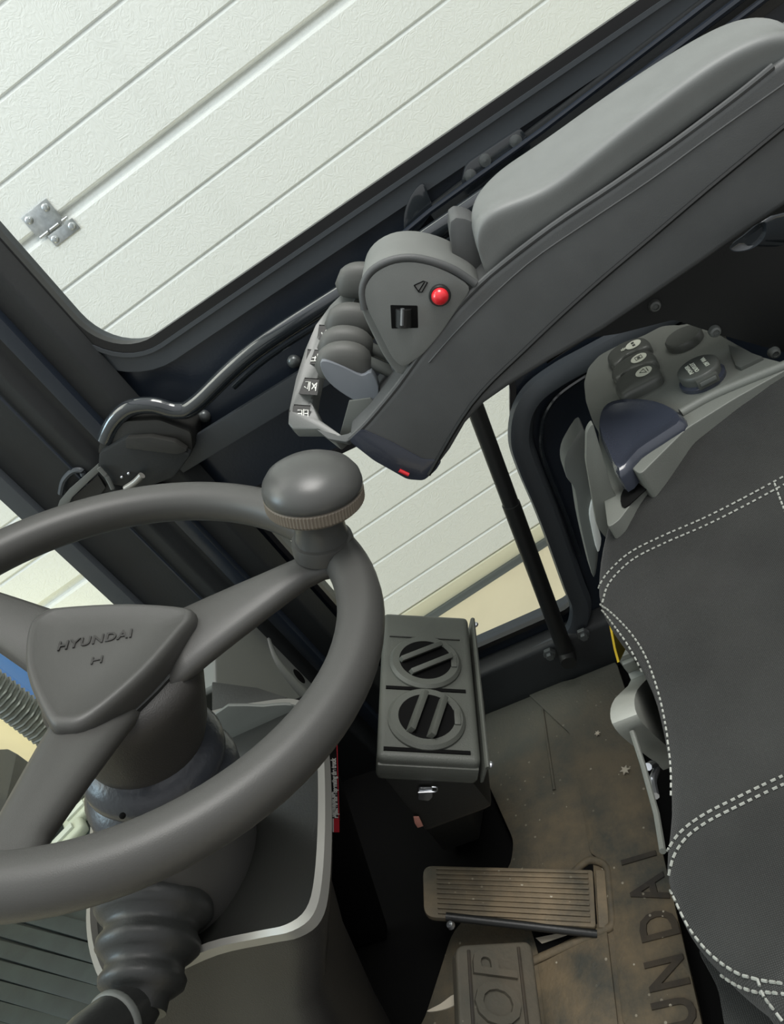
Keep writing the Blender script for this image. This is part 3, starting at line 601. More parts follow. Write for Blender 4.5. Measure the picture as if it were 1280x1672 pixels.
for txt, x0, y0, x1, y1 in (('replace before operating the truck', 548.5, 1336, 544.5, 1238), ('charging the unit', 543, 1334, 541, 1293)):
    p0 = A(x0, y0, 'x', .5503); p1 = A(x1, y1, 'x', .5503); d = p1-p0
    bm = text(txt, .0075, .0001, (0, 0, 0), (1, 0, 0), (0, 1, 0), 1, 1, .0004); w = max(v.co.x for v in bm.verts)-min(v.co.x for v in bm.verts)
    yd = V((-1, 0, 0)).cross(d.normalized()); mm = Matrix((d.normalized()*(d.length/w), yd, V((-1, 0, 0)))).transposed().to_4x4(); mm.translation = (p0+p1)/2
    bmesh.ops.transform(bm, matrix=mm, verts=bm.verts); obj('sticker_text', bm, 'print', t, 0)
# cowl at right end of the dash
t = thing('dash_cowl', 'grey moulded dash cowl at the pillar foot behind the upper right spoke', 'dash cover', A(430, 1080, 'y', .62))
b = B(); prism(b, rounded(PL([(352, 1125), (350, 1020), (400, 985), (455, 975), (478, 1005), (503, 1055), (520, 1100), (540, 1180), (470, 1160), (430, 1127)], 'y', .61), .015, 4), (0, .08, 0), .012, 4); obj('cowl_body', b, 'cowl', t)
rg = cr([A(x, y, 'y', .612) for x, y in ((436, 1040), (446, 1072), (462, 1098), (495, 1136), (530, 1165))], 5)
b = B(); tube(b, rg, lambda q: .004+.010*q, 12); obj('cowl_ridge', b, 'cowl', t)
b = B(); sphere(b, A(487, 1105, 'y', .612), .012, (.8, .3, 1.6)); obj('cowl_slot', b, 'deep', t)

# gear shift lever with rubber bellows on the near side of the column
t = thing('shift_lever', 'black shift lever in a folded rubber boot on the near side of the column', 'lever', A(240, 1520, 'x', .32))
c0 = A(252, 1490, 'x', .325); c1 = A(226, 1640, 'x', .262); c2 = A(210, 1700, 'x', .24)
d = (c1-c0).normalized()
b = B(); prof = []
for h, r_ in ((-.035, .035), (-.015, .042), (-.006, .046), (.001, .047), (.006, .043), (.010, .037), (.016, .036), (.022, .040), (.028, .040), (.033, .035), (.037, .030), (.043, .030), (.048, .033), (.053, .032), (.057, .027), (.060, .022), (.07, .021)): prof.append((r_, h))
lathe(b, prof, c0, d, 40); obj('rubber_boot', b, 'boot', t, 60)
b = B(); tube(b, cr([c0+d*.05, c1, c2], 5), .0135, 18); obj('lever_stalk', b, 'gloss', t)
b = B(); q = A(192, 1668, 'x', .245); lathe(b, [(.016, -.03), (.019, -.02), (.021, .0), (.021, .03), (.018, .05)], q, (q-c1).normalized()*1, 28); obj('lever_grip', b, 'boot', t, 60)
b = B(); lathe(b, [(.0215, .0), (.0228, .002), (.0228, .005), (.0215, .007)], q, (q-c1).normalized(), 28); obj('grip_ring', b, 'cowl', t, 60)

# ================================================================== HEATER BOX
t = thing('heater_box', 'upright dark heater box with two round vents in its sloping grey top', 'heater', (.63, .38, 0))
Y0, Z0, Y1, Z1 = .288, .297, .378, .362; X0, X1 = .524, .755
sl = V((0, Y1-Y0, Z1-Z0)).normalized(); nn = V((1, 0, 0)).cross(sl)   # surface frame
def hp_(x, s_, h=0): return V((x, Y0, Z0))+sl*s_+nn*h
SL = hypot(Y1-Y0, Z1-Z0)
b = B()
prism(b, [hp_(X0, 0), hp_(X1, 0), hp_(X1, SL), hp_(X0, SL)], -nn*.04, .008, 4); obj('top_cover', b, 'box', t)
b = B(); prism(b, [(X0-.004, Y0+.01, .265), (X1+.0, Y0+.01, .265), (X1, Y1+.03, .27), (X1, Y1+.06, 0), (X1, Y0+.05, 0), (X0+.02, Y0+.05, 0), (X0+.02, Y1+.05, 0)][:4], (0, 0, 0)) if False else None
loft(b, [[(X0+.002, Y0+.024, .29), (X1-.002, Y0+.024, .29), (X1-.002, Y1+.015, .335), (X0+.002, Y1+.015, .335)], [(X0+.006, Y0+.03, .215), (X1-.01, Y0+.03, .215), (X1-.01, Y1+.03, .215), (X0+.006, Y1+.03, .215)], [(X0+.07, Y0+.09, .19), (X1-.02, Y0+.05, .16), (X1-.02, Y1+.06, .16), (X0+.05, Y1+.06, .19)], [(X0+.12, Y0+.15, .012), (X1-.03, Y0+.13, .012), (X1-.03, Y1+.12, .012), (X0+.12, Y1+.12, .012)]])
bevel(b, .006, 2); obj('box_body', b, 'boxd', t)
b = B(); prism(b, [hp_(X0-.004, -.004, -.004), hp_(X1+.002, -.004, -.004), hp_(X1+.002, -.002, -.03), hp_(X0-.004, -.002, -.03)], V((0, -.004, 0)), .001); obj('edge_flange', b, 'box', t)
b = B(); tube(b, [hp_(X0-.004, -.007, -.004), hp_(X1+.0, -.007, -.004)], .0025, 8); obj('flange_bead', b, 'box', t)
for x in (X0-.002, X1-.012):
    b = B(); sphere(b, hp_(x+.004, -.010, -.006), .004, (1, 1, .7)); obj('flange_screw', b, 'metal', t)
b = B(); box(b, hp_(X0+.001, SL*.5, -.02), (.006, SL*.98, .018), Matrix((V((1, 0, 0)), sl, nn)).transposed(), .002); obj('end_lip', b, 'box', t)
vents = ((A(697, 1077, 'z', .335), 32), (A(702, 1168, 'z', .335), 74))
for vc, ang in vents:
    s_ = (vc-V((vc.x, Y0, Z0))).dot(sl); c = hp_(vc.x, SL*.52, 0); r0 = .0425
    # square seat
    b = B()
    b.free()
    for sgn in (-1, 1):
        b = B(); box(b, c+V((sgn*.0435, 0, 0))+nn*.0006, (.0014, SL*.80, .0012), Matrix((V((1, 0, 0)), sl, nn)).transposed()); obj('vent_seat_line', b, 'boxd', t)
    b = B(); box(b, c+V((-.0430, 0, 0))+nn*.0005, (.0045, SL*.84, .002), Matrix((V((1, 0, 0)), sl, nn)).transposed()); obj('vent_gap', b, 'deep', t)
    b = B(); lathe(b, [(.0445, .0), (.0445, .003), (.041, .0065), (.0325, .0065), (.030, .003), (.029, -.003)], c, nn, 48, .98, .98, V((1, 0, 0))); v = obj('air_vent', b, 'box', t, 40)
    b = B(); lathe(b, [(.0295, .0068), (.0275, .0075)], c, nn, 40); b.free()
    b = B(); lathe(b, [(.0325, .0062), (.0323, .0068), (.0001, .0068)], c, nn, 40, .98, .98, V((1, 0, 0))); obj('vent_throat', b, 'deep', v, 0)
    for k in (-1, 1):
        a = radians(ang); dd = V((1, 0, 0))*sin(a)-sl*cos(a)
        px = nn.cross(dd).normalized(); L = .0245
        R = Matrix((dd.normalized(), px, nn)).transposed()
        tilt = Matrix.Rotation(radians(28), 3, dd.normalized())
        b = B(); box(b, c+px*k*.0115+nn*.0085, (L*2*1.18, .0062, .015), tilt @ R, .001); obj('vent_vane', b, 'box', v)
    b = B(); box(b, c+nn*.0072-sl*.034, (.022, .007, .003), Matrix((V((1, 0, 0)), sl, nn)).transposed(), .001); obj('vent_tab', b, 'box', v)
# spring clip and tape on the lower box
ck = A(695, 1296, 'x', .523)
t2 = thing('spring_clip', 'small bent metal spring clip on the end of the heater box', 'clip', ck)
b = B(); prism(b, rounded(PL([(684, 1287), (706, 1287), (706, 1302), (700, 1308), (683, 1306)], 'x', .522), .002, 3), (.002, 0, 0), .0004); obj('clip_plate', b, 'metal', t2)
b = B(); tube(b, cr(PL([(683, 1294), (700, 1293), (712, 1292), (713, 1286), (705, 1285)], 'x', .521), 4), .0009, 8); obj('clip_wire', b, 'metal', t2)
ck = A(682, 1342, 'x', .52)
b = B(); prism(b, PL([(675, 1334), (684, 1334), (691, 1349), (682, 1352), (677, 1344)], 'x', .524), (.001, 0, 0), .0002); tag(obj('tape_scrap', b, 'pink', None, 40, ck), 'tiny pinkish scrap of tape below the spring clip on the heater box', 'tape')

# ================================================================== FLOOR MAT
edge = [A(700, 1672, 'z', 0), A(745, 1530, 'z', 0), A(840, 1420, 'z', 0), A(845, 1380, 'z', 0), A(800, 1280, 'z', 0), A(782, 1143, 'z', 0), A(832, 1112, 'z', 0), A(870, 1092, 'z', 0), A(895, 1092, 'z', 0), A(918, 1106, 'z', 0), A(945, 1096, 'z', 0), A(1003, 1068, 'z', 0), A(1030, 1150, 'z', 0), A(1085, 1400, 'z', 0), A(1150, 1672, 'z', 0), A(1160, 1760, 'z', 0), A(640, 1760, 'z', 0)]
t = thing('floor_mat', 'worn dirty rubber floor mat with a raised brand name along the seat', 'floor mat', (.6, .25, 0))
b = B(); prism(b, rounded([V((p.x, p.y, .001)) for p in edge], .012, 3), (0, 0, .011), .003, 2, 50); obj('mat_sheet', b, 'mat', t)
# turned up edge along the door sill
b = B(); tube(b, cr([V((p.x, p.y, .012)) for p in edge[5:12]], 5), .007, 10); obj('mat_edge', b, 'mat', t)
# embossed steps in the mat (raised heel panel and ribs)
def pz(pts, z=.012): return PL(pts, 'z', z)
b = B(); prism(b, rounded(pz([(860, 1132), (916, 1185), (932, 1200), (965, 1395), (993, 1412), (1018, 1672), (1160, 1760), (1148, 1672), (1085, 1400), (1033, 1160), (1008, 1085), (950, 1108), (900, 1120)]), .006, 3), (0, 0, .004), .0015, 2, 20); obj('heel_panel', b, 'mat', t)
b = B(); tube(b, rounded(pz([(845, 1455), (925, 1436), (962, 1402), (992, 1412), (1000, 1500), (1000, 1512), (880, 1565), (862, 1572)], .0135), .01, 3)[3:-3], .005, 10); obj('pedal_opening_lip', b, 'mat', t)
b = B(); tube(b, pz([(880, 1120), (905, 1290)], .0125), .0025, 8); obj('mat_rib', b, 'mat', t)
b = B(); prism(b, pz([(880, 1576), (992, 1520), (1010, 1672), (1010, 1700), (895, 1700)], .012), (0, 0, .003), .001); obj('heel_pad', b, 'mat', t)
# lettering, tops of the letters point forward (+y), reads towards the door
l0 = A(1118, 1650, 'z', .017); l1 = A(1035, 1290, 'z', .017)
for s_, (px, py), sz in (('U', (1105, 1655), 1.0), ('N', (1092, 1588), 1.0), ('D', (1078, 1510), 1), ('A', (1062, 1452), 1), ('I', (1046, 1400), 1)):
    c = A(px, py, 'z', .017); xd = V((1, -.02, 0)); yd = V((.02, 1, 0))
    bm = text(s_, .062, .0012, c, xd, yd, 1, .72, .0012); obj('mat_letter', bm, 'letter', t, 20)
bm = text('HY', .062, .0012, A(1123, 1760, 'z', .017), xd, yd, 1, .8, .0012); obj('mat_letter', bm, 'letter', t, 20)
# bare opening under the accelerator
b = B(); prism(b, pz([(850, 1458), (925, 1440), (968, 1408), (975, 1508), (880, 1560)], .0125), (0, 0, .0008)); obj('pedal_opening', b, 'deep', t)
# dried leaf / crumbs
for (x, y, r_), lab in (((1021, 1258, .0075), 'dried pale crumb of dirt on the mat near the seat base'), ((976, 1198, .0045), 'small tan grit crumb on the mat behind the door sill')):
    b = B(); c = A(x, y, 'z', .018)
    pts = [c+V((cos(a)*r_*(1 if i % 2 else .45), sin(a)*r_*(1 if i % 2 else .45), 0)) for i, a in enumerate([2*pi*k/12 for k in range(12)])]
    prism(b, pts, (0, 0, .002)); tag(obj('crumb', b, 'paper', None, 40, c), lab, 'debris')
# accelerator
t = thing('accelerator_pedal', 'long tan dusty accelerator pedal with lengthwise ribs', 'pedal', (.51, .29, .02))
a0, a1, a2, a3 = A(968, 1420, 'z', .022), A(973, 1514, 'z', .022), A(692, 1497, 'z', .10), A(690, 1413, 'z', .10)
ctr = (a0+a1+a2+a3)/4; pu = ((a3+a2)/2-(a0+a1)/2).normalized(); pv = (a0-a1).normalized(); pn = pv.cross(pu); pn = pn if pn.z > 0 else -pn
b = B(); prism(b, rounded([a0, a1, a2, a3], [.004, .004, .014, .014], 5), -pn*.010, .002); obj('pedal_plate', b, 'pedal', t)
for k in range(10):
    f = (k+.7)/10.6; p0 = a0.lerp(a1, f)+pu*.006; p1 = a3.lerp(a2, f)-pu*.018
    b = B(); strip(b, p0+pn*.0012, p1+pn*.0012, .0030, .0030, pn, .0008); obj('pedal_rib', b, 'pedal', t)
b = B(); tube(b, [a1-pn*.008-pu*-.0+V((-.004, 0, 0)), a2-pn*.008+V((-.004, -.03, 0))], .005, 10); obj('pedal_hinge_rod', b, 'black', t)
b = B(); prism(b, [a0-pu*.003, a1-pu*.003, a1-pu*.016, a0-pu*.016], -pn*.008, .0015); obj('heel_hinge', b, 'pedal', t)
b = B(); prism(b, PL([(875, 1532), (940, 1519), (935, 1524), (885, 1541)], 'z', .016), (0, 0, .001)); tag(obj('paper_scrap', b, 'paper'), 'flat pale scrap lying on the floor below the accelerator pedal', 'scrap')
# brake pedal
t = thing('brake_pedal', 'wide rubber brake pedal pad with raised STOP lettering', 'pedal', A(810, 1600, 'z', .15))
bz0, bz1 = .125, .185
q0, q1 = A(744, 1543, 'z', bz1), A(868, 1536, 'z', bz0); xl = V((-.155, 0, 0))
bn = (q1-q0).cross(xl).normalized(); bn = bn if bn.z > 0 else -bn
bu = (q0-q1).normalized(); bw = (q0-q1).length
b = B(); prism(b, rounded([q0, q1, q1+xl, q0+xl], .010, 4), -bn*.018, .004, 3); obj('pad', b, 'brake', t)
for f in (.19, .84):
    c = q1+(q0-q1)*f; 
    b = B(); strip(b, c+bn*.0003+V((-.006, 0, 0)), c+xl+bn*.0003, .0035, .003, bn, .001); obj('pad_groove', b, 'letter', t)
bmid = q1+(q0-q1)*.5
for i, s_ in enumerate('POTS'):
    bm = text(s_, .064, .003, bmid+V((-.024-.036*i, 0, 0))+bn*.0015, V((1, 0, 0)), bu, 1, .8, .0012); obj('pad_letter', bm, 'brake', t, 20)
b = B(); tube(b, [q0+xl*.5-bn*.02, q0+xl*.5+V((0, .12, .0))-bn*.05, q0+xl*.5+V((0, .22, .06))], .010, 12); obj('pedal_arm', b, 'boxd', t)
b = B(); lathe(b, [(.0001, .006), (.004, .005), (.005, 0)], A(737, 1512, 'z', .1), (0, 0, 1), 10); tag(obj('pedal_bolt', b, 'metal'), 'tiny shiny bolt head in the dark below the accelerator toe', 'bolt')
b = B(); lf = cr(PL([(698, 1652), (720, 1640), (742, 1625), (744, 1640), (722, 1650)], 'z', .12), 4, True); prism(b, lf, (0, 0, .0015)); tag(obj('torn_scrap', b, 'paper'), 'curled pale torn scrap sticking out beside the brake pad', 'scrap')

# ================================================================== SEAT
t = thing('driver_seat', 'dark woven fabric driver seat cushion with pale double stitching', 'seat', (.39, -.1, 0))
oz = [((1280, 590), .50), ((1200, 640), .495), ((1120, 690), .49), ((1055, 745), .482), ((1010, 790), .475), ((985, 870), .462), ((974, 935), .452), ((976, 985), .45), ((1000, 1030), .45), ((1030, 1065), .45), ((1058, 1120), .45), ((1075, 1180), .45), ((1087, 1250), .45), ((1091, 1330), .45), ((1083, 1420), .45), ((1100, 1480), .45), ((1130, 1535), .45), ((1180, 1590), .455), ((1240, 1640), .46), ((1290, 1672), .47)]
ol = [A(*p, 'z', z) for p, z in oz]
ol += [V((.135, -.02, .48)), V((.13, -.12, .49)), V((.13, -.28, .49)), V((.15, -.42, .48)), V((.28, -.46, .46)), V((.5, -.46, .46)), V((.63, -.42, .48)), V((.65, -.28, .5))]
ol = cr(ol, 3, True)
cs = V((.4, -.17, .452))
def sring(s_, z_off=0, drop=None): return [V((cs.x+(p.x-cs.x)*s_, cs.y+(p.y-cs.y)*s_, (p.z if drop is None else drop)+z_off)) for p in ol]
def tring(s_): return [V((cs.x+(p.x-cs.x)*s_, cs.y+(p.y-cs.y)*s_, cs.z+(p.z-cs.z)*s_**3)) for p in ol]
b = B(); rings = [sring(.93, 0, .36), sring(.965, 0, .375), sring(.985, -.045), sring(.998, -.022), sring(1.0, -.010), sring(.994, -.003), sring(.98, .0015), [p+V((0, 0, .003)) for p in tring(.95)], [p+V((0, 0, .004)) for p in tring(.85)]]
rings += [[p+V((0, 0, .004)) for p in tring(s_)] for s_ in (.7, .5, .3, .1, .01)]
loft(b, rings)
tmp = b.copy(); bmesh.ops.triangulate(tmp, faces=tmp.faces); bvh = BVHTree.FromBMesh(tmp); tmp.free()
cush = obj('cushion', b, 'fabric', t, 70)
def onseat(px, py):
    d = ray(px, py).normalized(); h = bvh.ray_cast(CAM, d)
    return (h[0], h[1]) if h[0] is not None else (None, None)
def stitches(path, off):
    pts = cr([V((x, y, 0)) for x, y in path], 40); bm = B(); acc = 0; last = None; on = []
    for i in range(len(pts)-1):
        d2 = (pts[i+1]-pts[i]).normalized(); nrm = V((-d2.y, d2.x, 0)); q = pts[i]+nrm*off; h, nn_ = onseat(q.x, q.y)
        if h is None or nn_.z < -.2: last = None; on = []; continue
        if last is not None: acc += (h-last).length
        last = h.copy(); p = h+nn_*.0007
        if acc % .0052 < .0037: on.append(p)
        else:
            if len(on) >= 2: tube(bm, [on[0], on[-1]], .00085, 5)
            on = []
    return bm
perim = [(980, 986), (1006, 1008), (1035, 1040), (1058, 1080), (1078, 1140), (1090, 1200), (1097, 1260), (1096, 1330), (1090, 1380), (1088, 1430), (1104, 1470), (1130, 1520), (1170, 1565), (1220, 1595), (1284, 1608), (1400, 1620)]
perim2 = [(984, 996), (1004, 1022), (1028, 1056), (1050, 1098), (1068, 1150), (1080, 1210), (1086, 1270), (1087, 1330), (1084, 1400), (1088, 1430), (1100, 1478), (1124, 1530), (1165, 1580), (1220, 1615), (1284, 1625), (1400, 1636)]
seam1 = [(978, 982), (986, 955), (1005, 930), (1035, 905), (1085, 880), (1150, 852), (1210, 822), (1284, 782), (1450, 690), (1650, 590)]
seam2 = [(1087, 1428), (1094, 1398), (1115, 1365), (1150, 1338), (1200, 1312), (1284, 1272), (1450, 1200), (1650, 1120)]
for nm, pth, off in (('stitching', perim, 0), ('stitching', perim2, 0), ('stitching', seam1, -5), ('stitching', seam1, 7), ('stitching', seam2, -6), ('stitching', seam2, 7), ('stitching', [(1265, 790), (1275, 818), (1284, 840)], 0), ('stitching', [(1238, 1600), (1250, 1628), (1284, 1672)], 0)):
    bm = stitches(pth, off)
    if len(bm.verts): obj(nm, bm, 'white' if False else 'lgrey', t, 0)
    else: bm.free()
b = B(); prism(b, rounded(PL([(1135, 1545), (1172, 1612), (1186, 1700), (1330, 1730), (1330, 1600), (1220, 1560)], 'z', .415), .006, 3), (0, 0, -.25), .005); obj('skirt', b, 'fabric', t)
# base under the cushion: suspension box with grey side shields
b = B(); prism(b, [(.22, .085, .0), (.60, .085, 0), (.60, .085, .1), (.57, .06, .36), (.22, .06, .36)], (0, -.45, 0), .01); obj('base_box', b, 'black', t)
b = B(); prism(b, cr(PL([(1008, 1075), (1026, 1100), (1040, 1108), (1056, 1160), (1078, 1200), (1085, 1255), (1070, 1245), (1030, 1215), (1004, 1190), (996, 1165), (1004, 1140), (1030, 1110)], 'y', .11), 3, True), (0, -.02, 0), .004); o = obj('adjuster_handle', b, 'lgrey', t); o['label'] = 'pale grey moulded adjuster handle'
b = B(); prism(b, rounded(PL([(1012, 1058), (1020, 1062), (1034, 1090), (1026, 1098), (1016, 1085)], 'y', .108), .004, 3), (0, -.012, 0), .003); obj('base_knuckle', b, 'lgrey', t)
b = B(); tube(b, PL([(1032, 1195), (1050, 1250), (1072, 1330), (1082, 1390)], 'y', .10), .0022, 8); obj('base_edge', b, 'console', t)
b = B(); tube(b, cr(PL([(1058, 1252), (1066, 1248), (1072, 1256), (1066, 1275), (1070, 1300)], 'y', .103), 4), .003, 8); obj('cable_clip', b, 'metal', t)
b = B(); prism(b, PL([(988, 985), (1020, 1058), (1008, 1082), (1002, 1060)], 'y', .1), (0, -.002, 0)); o = obj('warning_label', b, 'yellow', t); o['label'] = 'yellow warning label with a red corner'
b = B(); prism(b, PL([(996, 1012), (1008, 1034), (1002, 1036)], 'y', .1012), (0, -.001, 0)); obj('label_red_mark', b, 'redl', o)
b = B(); prism(b, PL([(1012, 1048), (1018, 1060), (1009, 1078)], 'y', .1012), (0, -.001, 0)); obj('label_outline', b, 'deep', o)

# ================================================================== SIDE CONSOLE beside the seat
t = thing('switch_console', 'grey side console between armrest and seat with rocker switches and socket', 'console', (.7, -.05, .3))
ZC = .50
con = [(1105, 530), (1080, 532), (1050, 548), (1010, 563), (978, 580), (960, 600), (953, 625), (956, 655), (968, 690), (1000, 740), (1045, 775), (1120, 700), (1200, 650), (1290, 600), (1280, 592), (1235, 580), (1172, 545)]
b = B(); prism(b, rounded(PL(con, 'z', ZC), .006, 3), (0, 0, -.22), .007, 3, 40); obj('console_body', b, 'console', t)
# recessed glossy cup holder at the corner nearest the seat front
b = B(); cupp = PL([(985, 668), (1010, 655), (1060, 655), (1100, 668), (1118, 690), (1090, 712), (1045, 742), (1012, 775), (992, 740), (978, 700)], 'z', ZC+.004); cupc = sum(cupp, V())/len(cupp); cr3 = cr(cupp, 3, True)
loft(b, [[cupc+(p-cupc)*1.03+V((0, 0, -.02)) for p in cr3], [cupc+(p-cupc)*1.03+V((0, 0, -.004)) for p in cr3], cr3, [cupc+(p-cupc)*.93+V((0, 0, .004)) for p in cr3], [cupc+(p-cupc)*.84+V((0, 0, .003)) for p in cr3], [cupc+(p-cupc)*.7+V((0, 0, .000)) for p in cr3], [cupc+(p-cupc)*.4+V((0, 0, -.0015)) for p in cr3], [cupc+(p-cupc)*.03+V((0, 0, -.002)) for p in cr3]]); obj('cup_recess', b, 'cup', t, 60)
b = B(); tube(b, cr(PL([(1112, 675), (1160, 648), (1220, 622), (1285, 596)], 'z', ZC+.001), 4), .005, 10); obj('console_ridge', b, 'console', t)
b = B(); prism(b, rounded(PL([(976, 700), (1120, 700), (1090, 760), (1040, 810), (1010, 850), (992, 862), (984, 800)], 'z', ZC-.022), .006, 3), (0, 0, -.1), .005, 3); obj('console_apron', b, 'console', t)
b = B(); prism(b, cr(PL([(1014, 812), (1026, 790), (1048, 768), (1072, 752), (1092, 748), (1080, 775), (1050, 805), (1020, 830)], 'z', ZC-.0215), 3, True), (0, 0, .001)); obj('belt_slot', b, 'deep', t)
# side shields below
b = B(); prism(b, rounded(PL([(958, 705), (968, 690), (1000, 800), (1012, 820), (990, 880), (975, 860), (957, 755)], 'x', .60), .004, 3), (.008, 0, 0), .002); obj('side_shield', b, 'console', t)
b = B(); prism(b, cr(PL([(953, 700), (930, 730), (921, 755), (925, 780), (938, 800), (946, 850), (957, 900), (970, 945), (978, 900), (980, 850), (965, 790), (960, 740)], 'x', .70), 3, True), (.03, 0, 0), .004); obj('rear_shield', b, 'cowl', t)
b = B(); prism(b, cr(PL([(972, 808), (963, 835), (966, 862), (976, 902), (982, 880), (974, 850), (978, 825)], 'x', .695), 3, True), (.006, 0, 0), .001); obj('shield_insert', b, 'white', t)
# rocker switches
RS = [([(990, 582), (1010, 562), (1040, 551), (1056, 553), (1061, 564), (1048, 572), (1025, 580), (1003, 598)], 'small round lamp symbol'), ([(997, 607), (1015, 588), (1045, 572), (1064, 573), (1071, 590), (1050, 598), (1022, 608), (1005, 622)], ''), ([(1003, 628), (1022, 607), (1050, 593), (1070, 594), (1078, 612), (1060, 625), (1030, 640), (1012, 648)], '')]
for pts, _ in RS:
    c3 = cr(PL(pts, 'z', ZC+.010), 3, True); c = sum(c3, V())/len(c3)
    b = B(); loft(b, [[p+V((0, 0, -.016)) for p in c3], [p+V((0, 0, -.003)) for p in c3], [c+(p-c)*.93 for p in c3], [c+(p-c)*.8+V((0, 0, .0015)) for p in c3], [c+(p-c)*.05+V((0, 0, .001)) for p in c3]]); r_ = obj('rocker_switch', b, 'switch', t, 50)
    c3 = cr(PL(pts, 'z', ZC+.001), 3, True); c = sum(c3, V())/len(c3)
for i, (x, y) in enumerate(((1034, 563), (1043, 585), (1051, 607))):
    c = A(x, y, 'z', ZC+.0118); b = B(); lathe(b, [(.0085, 0), (.0085, .0006), (.0001, .0006)], c, (0, 0, 1), 24); d_ = obj('symbol_disc', b, 'cream', t, 0)
    b = B(); z = V((0, 0, .0009))
    if i == 0:
        for k in (-1, 1): box(b, c+z+V((k*.003, 0, 0)), (.0035, .003, .0006))
    elif i == 1: tube(b, [c+z+V(p) for p in ((-.0035, -.0035, 0), (.0035, -.0035, 0), (.0035, .0035, 0), (-.0035, .0035, 0))], .0004, 4, True); box(b, c+z, (.003, .003, .0005))
    else: tube(b, [c+z+V(p) for p in ((-.005, -.002, 0), (.0045, -.001, 0), (.0005, .004, 0))], .0004, 4, True); tube(b, [c+z+V((-.004, -.004, 0)), c+z+V((.004, -.004, 0))], .0004, 4)
    obj('symbol', b, 'switch', t, 0)
b = B()
c = A(1018, 571, 'z', ZC+.0118)
for a in range(6): aa = a*pi/3; box(b, c+V((cos(aa)*.002, sin(aa)*.002, .0004)), (.0022, .0012, .0005), Matrix.Rotation(aa, 3, 'Z'))
obj('fan_symbol', b, 'cream', t, 0)
# blank cap and socket cap
c = A(1117, 554, 'z', ZC+.004); b = B(); lathe(b, [(.019, -.006), (.019, .003), (.0175, .005), (.015, .0045), (.0001, .0035)], c, (0, 0, 1), 36); obj('blank_cap', b, 'switch', t, 50)
c = A(1138, 598, 'z', ZC+.0165)+V((0, 0, -.0165)); b = B(); lathe(b, [(.0215, -.004), (.0215, .004), (.019, .006)], c, (0, 0, 1), 36); obj('socket_ring', b, 'cup', t, 50)
b = B(); lathe(b, [(.0185, .002), (.0195, .012), (.019, .0155), (.0175, .0165), (.0001, .0165)], c, (0, 0, 1), 36); sc = obj('socket_cap', b, 'switch', t, 50)
b = B(); box(b, c+V((-.0195, -.001, .009)), (.006, .020, .010), None, .0015); obj('cap_tab', b, 'switch', sc)
b = B(); box(b, c+V((-.0232, -.001, .010)), (.0012, .015, .004), None, .0003); obj('tab_slot', b, 'frame', sc)
for k, s_ in enumerate(('POWER', 'OUTLET', '12V 10A')):
    bm = text(s_, .0052, .0002, c+V((.000, (.0075, .0022, -.008)[k], .0168)), (1, 0.0, 0), (0, 1, 0), 1, 1, .00015); obj('cap_text', bm, 'cream', sc, 0)
# light stub panel behind the console
b = B(); prism(b, rounded(PL([(1072, 545), (1100, 532), (1130, 527), (1180, 530), (1110, 560), (1050, 570)], 'z', ZC-.012), .003, 2), (0, 0, -.02), .002); obj('rear_ledge', b, 'console', t)
b = B(); prism(b, PL([(1188, 562), (1245, 582), (1208, 600), (1200, 596)], 'z', ZC+.004), (0, 0, -.01), .001); obj('ledge_bracket', b, 'switch', t)

# black plate above the console that carries the armrest, with three bolts
t = thing('mounting_plate', 'large flat black plate below the armrest beam with three round bolts', 'plate', (.72, -.15, .55))
b = B(); prism(b, rounded(PL([(890, 596), (985, 530), (1190, 390), (1340, 290), (1400, 400), (1400, 640), (1290, 578), (1170, 545), (1100, 522), (1010, 545), (960, 552)], 'x', .70), .004, 3), (.012, 0, 0), .002); obj('plate_sheet', b, 'black', t)
for x, y in ((1068, 498), (1166, 540), (1263, 575)):
    c = A(x, y, 'x', .70); b = B(); lathe(b, [(.0058, -.001), (.0058, .002), (.0048, .005), (.003, .006), (.0028, .004), (.0001, .004)], c, (-1, 0, 0), 18); obj('plate_bolt', b, 'frame', t)
t = thing('release_handle', 'glossy black flattened handle end sticking out beside the armrest plate', 'handle', A(1240, 410, 'x', .63))
hp3 = [A(1192, 402, 'x', .625), A(1215, 384, 'x', .625), A(1240, 364, 'x', .625), A(1252, 364, 'x', .625), A(1250, 385, 'x', .625), A(1238, 400, 'x', .625), A(1220, 409, 'x', .625), A(1198, 411, 'x', .625)]
h3 = cr(hp3, 4, True); ch = sum(h3, V())/len(h3); dv = V((.03, -.10, -.005))
b = B(); loft(b, [[ch+(p-ch)*.82+V((.004, 0, 0)) for p in h3], [ch+(p-ch)*.95 for p in h3], h3, [p+dv*.08 for p in h3], [ch+(p-ch)*1.3+dv*.3+V((0, 0, -.012)) for p in h3], [ch+(p-ch)*1.5+dv*.9+V((0, 0, -.018)) for p in h3]]); obj('handle_grip', b, 'gloss', t, 50)

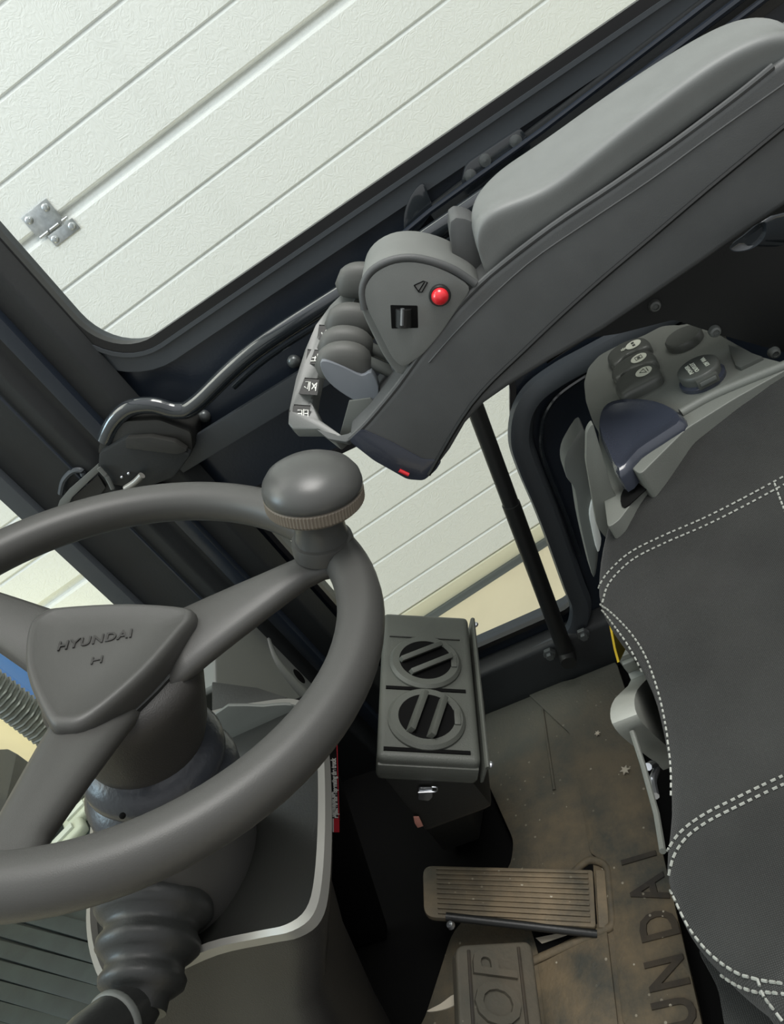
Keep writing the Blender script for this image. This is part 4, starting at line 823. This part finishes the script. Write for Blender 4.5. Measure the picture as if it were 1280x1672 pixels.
# ================================================================== LIGHT
sc_ = bpy.context.scene
w = bpy.data.worlds.new('world'); sc_.world = w; w.use_nodes = True; nt = w.node_tree; bg = nt.nodes['Background']
tcw = nt.nodes.new('ShaderNodeTexCoord'); sp = nt.nodes.new('ShaderNodeSeparateXYZ'); nt.links.new(tcw.outputs['Generated'], sp.inputs[0])
rmp = nt.nodes.new('ShaderNodeValToRGB'); e = rmp.color_ramp.elements; e[0].position = .0; e[0].color = (.15, .14, .12, 1); e[1].position = 1; e[1].color = (.95, .98, 1.0, 1)
mr = nt.nodes.new('ShaderNodeMapRange'); mr.inputs['From Min'].default_value = -.6; mr.inputs['From Max'].default_value = .9
nt.links.new(sp.outputs['Z'], mr.inputs['Value']); nt.links.new(mr.outputs[0], rmp.inputs['Fac']); nt.links.new(rmp.outputs['Color'], bg.inputs['Color']); bg.inputs['Strength'].default_value = 1.15
def area(name, loc, tgt, sx, sy, e_, col=(1, 1, 1)):
    l = bpy.data.lights.new(name, 'AREA'); l.shape = 'RECTANGLE'; l.size = sx; l.size_y = sy; l.energy = e_; l.color = col
    o = bpy.data.objects.new(name, l); COL.objects.link(o); o.location = loc; o.rotation_euler = (V(tgt)-V(loc)).to_track_quat('-Z', 'Y').to_euler()
area('hall_light_door', (1.2, 1.5, 3.6), (3.0, 0.6, .3), 1.2, 4.0, 62, (1, .98, .92))
area('hall_light_behind', (.5, -.9, 3.0), (.5, .1, .5), 1.4, 1.0, 62, (1, .98, .94))
area('warm_fill_low', (1.5, -2.2, -.2), (2.6, .8, -.4), .8, .8, 8, (1, .98, .62))  # added unseen warm fill, tints the lower door yellow
area('warm_fill_left', (1.4, 2.4, -.3), (2.3, 2.0, .2), .5, .5, 5, (1, .98, .62))  # added unseen warm fill for the left end of the door
area('blue_fill_front', (-.3, 3.4, 2.8), (.6, .3, .5), 1.0, 1.0, 40, (.6, .8, 1))  # added unseen bluish fill, gives the wheel rim its blue reflections
vs = sc_.view_settings; vs.view_transform = 'Standard'; vs.look = 'None'; vs.exposure = 0; vs.gamma = 1

for o in list(sc_.objects):
    if '_o' in o: del o['_o']
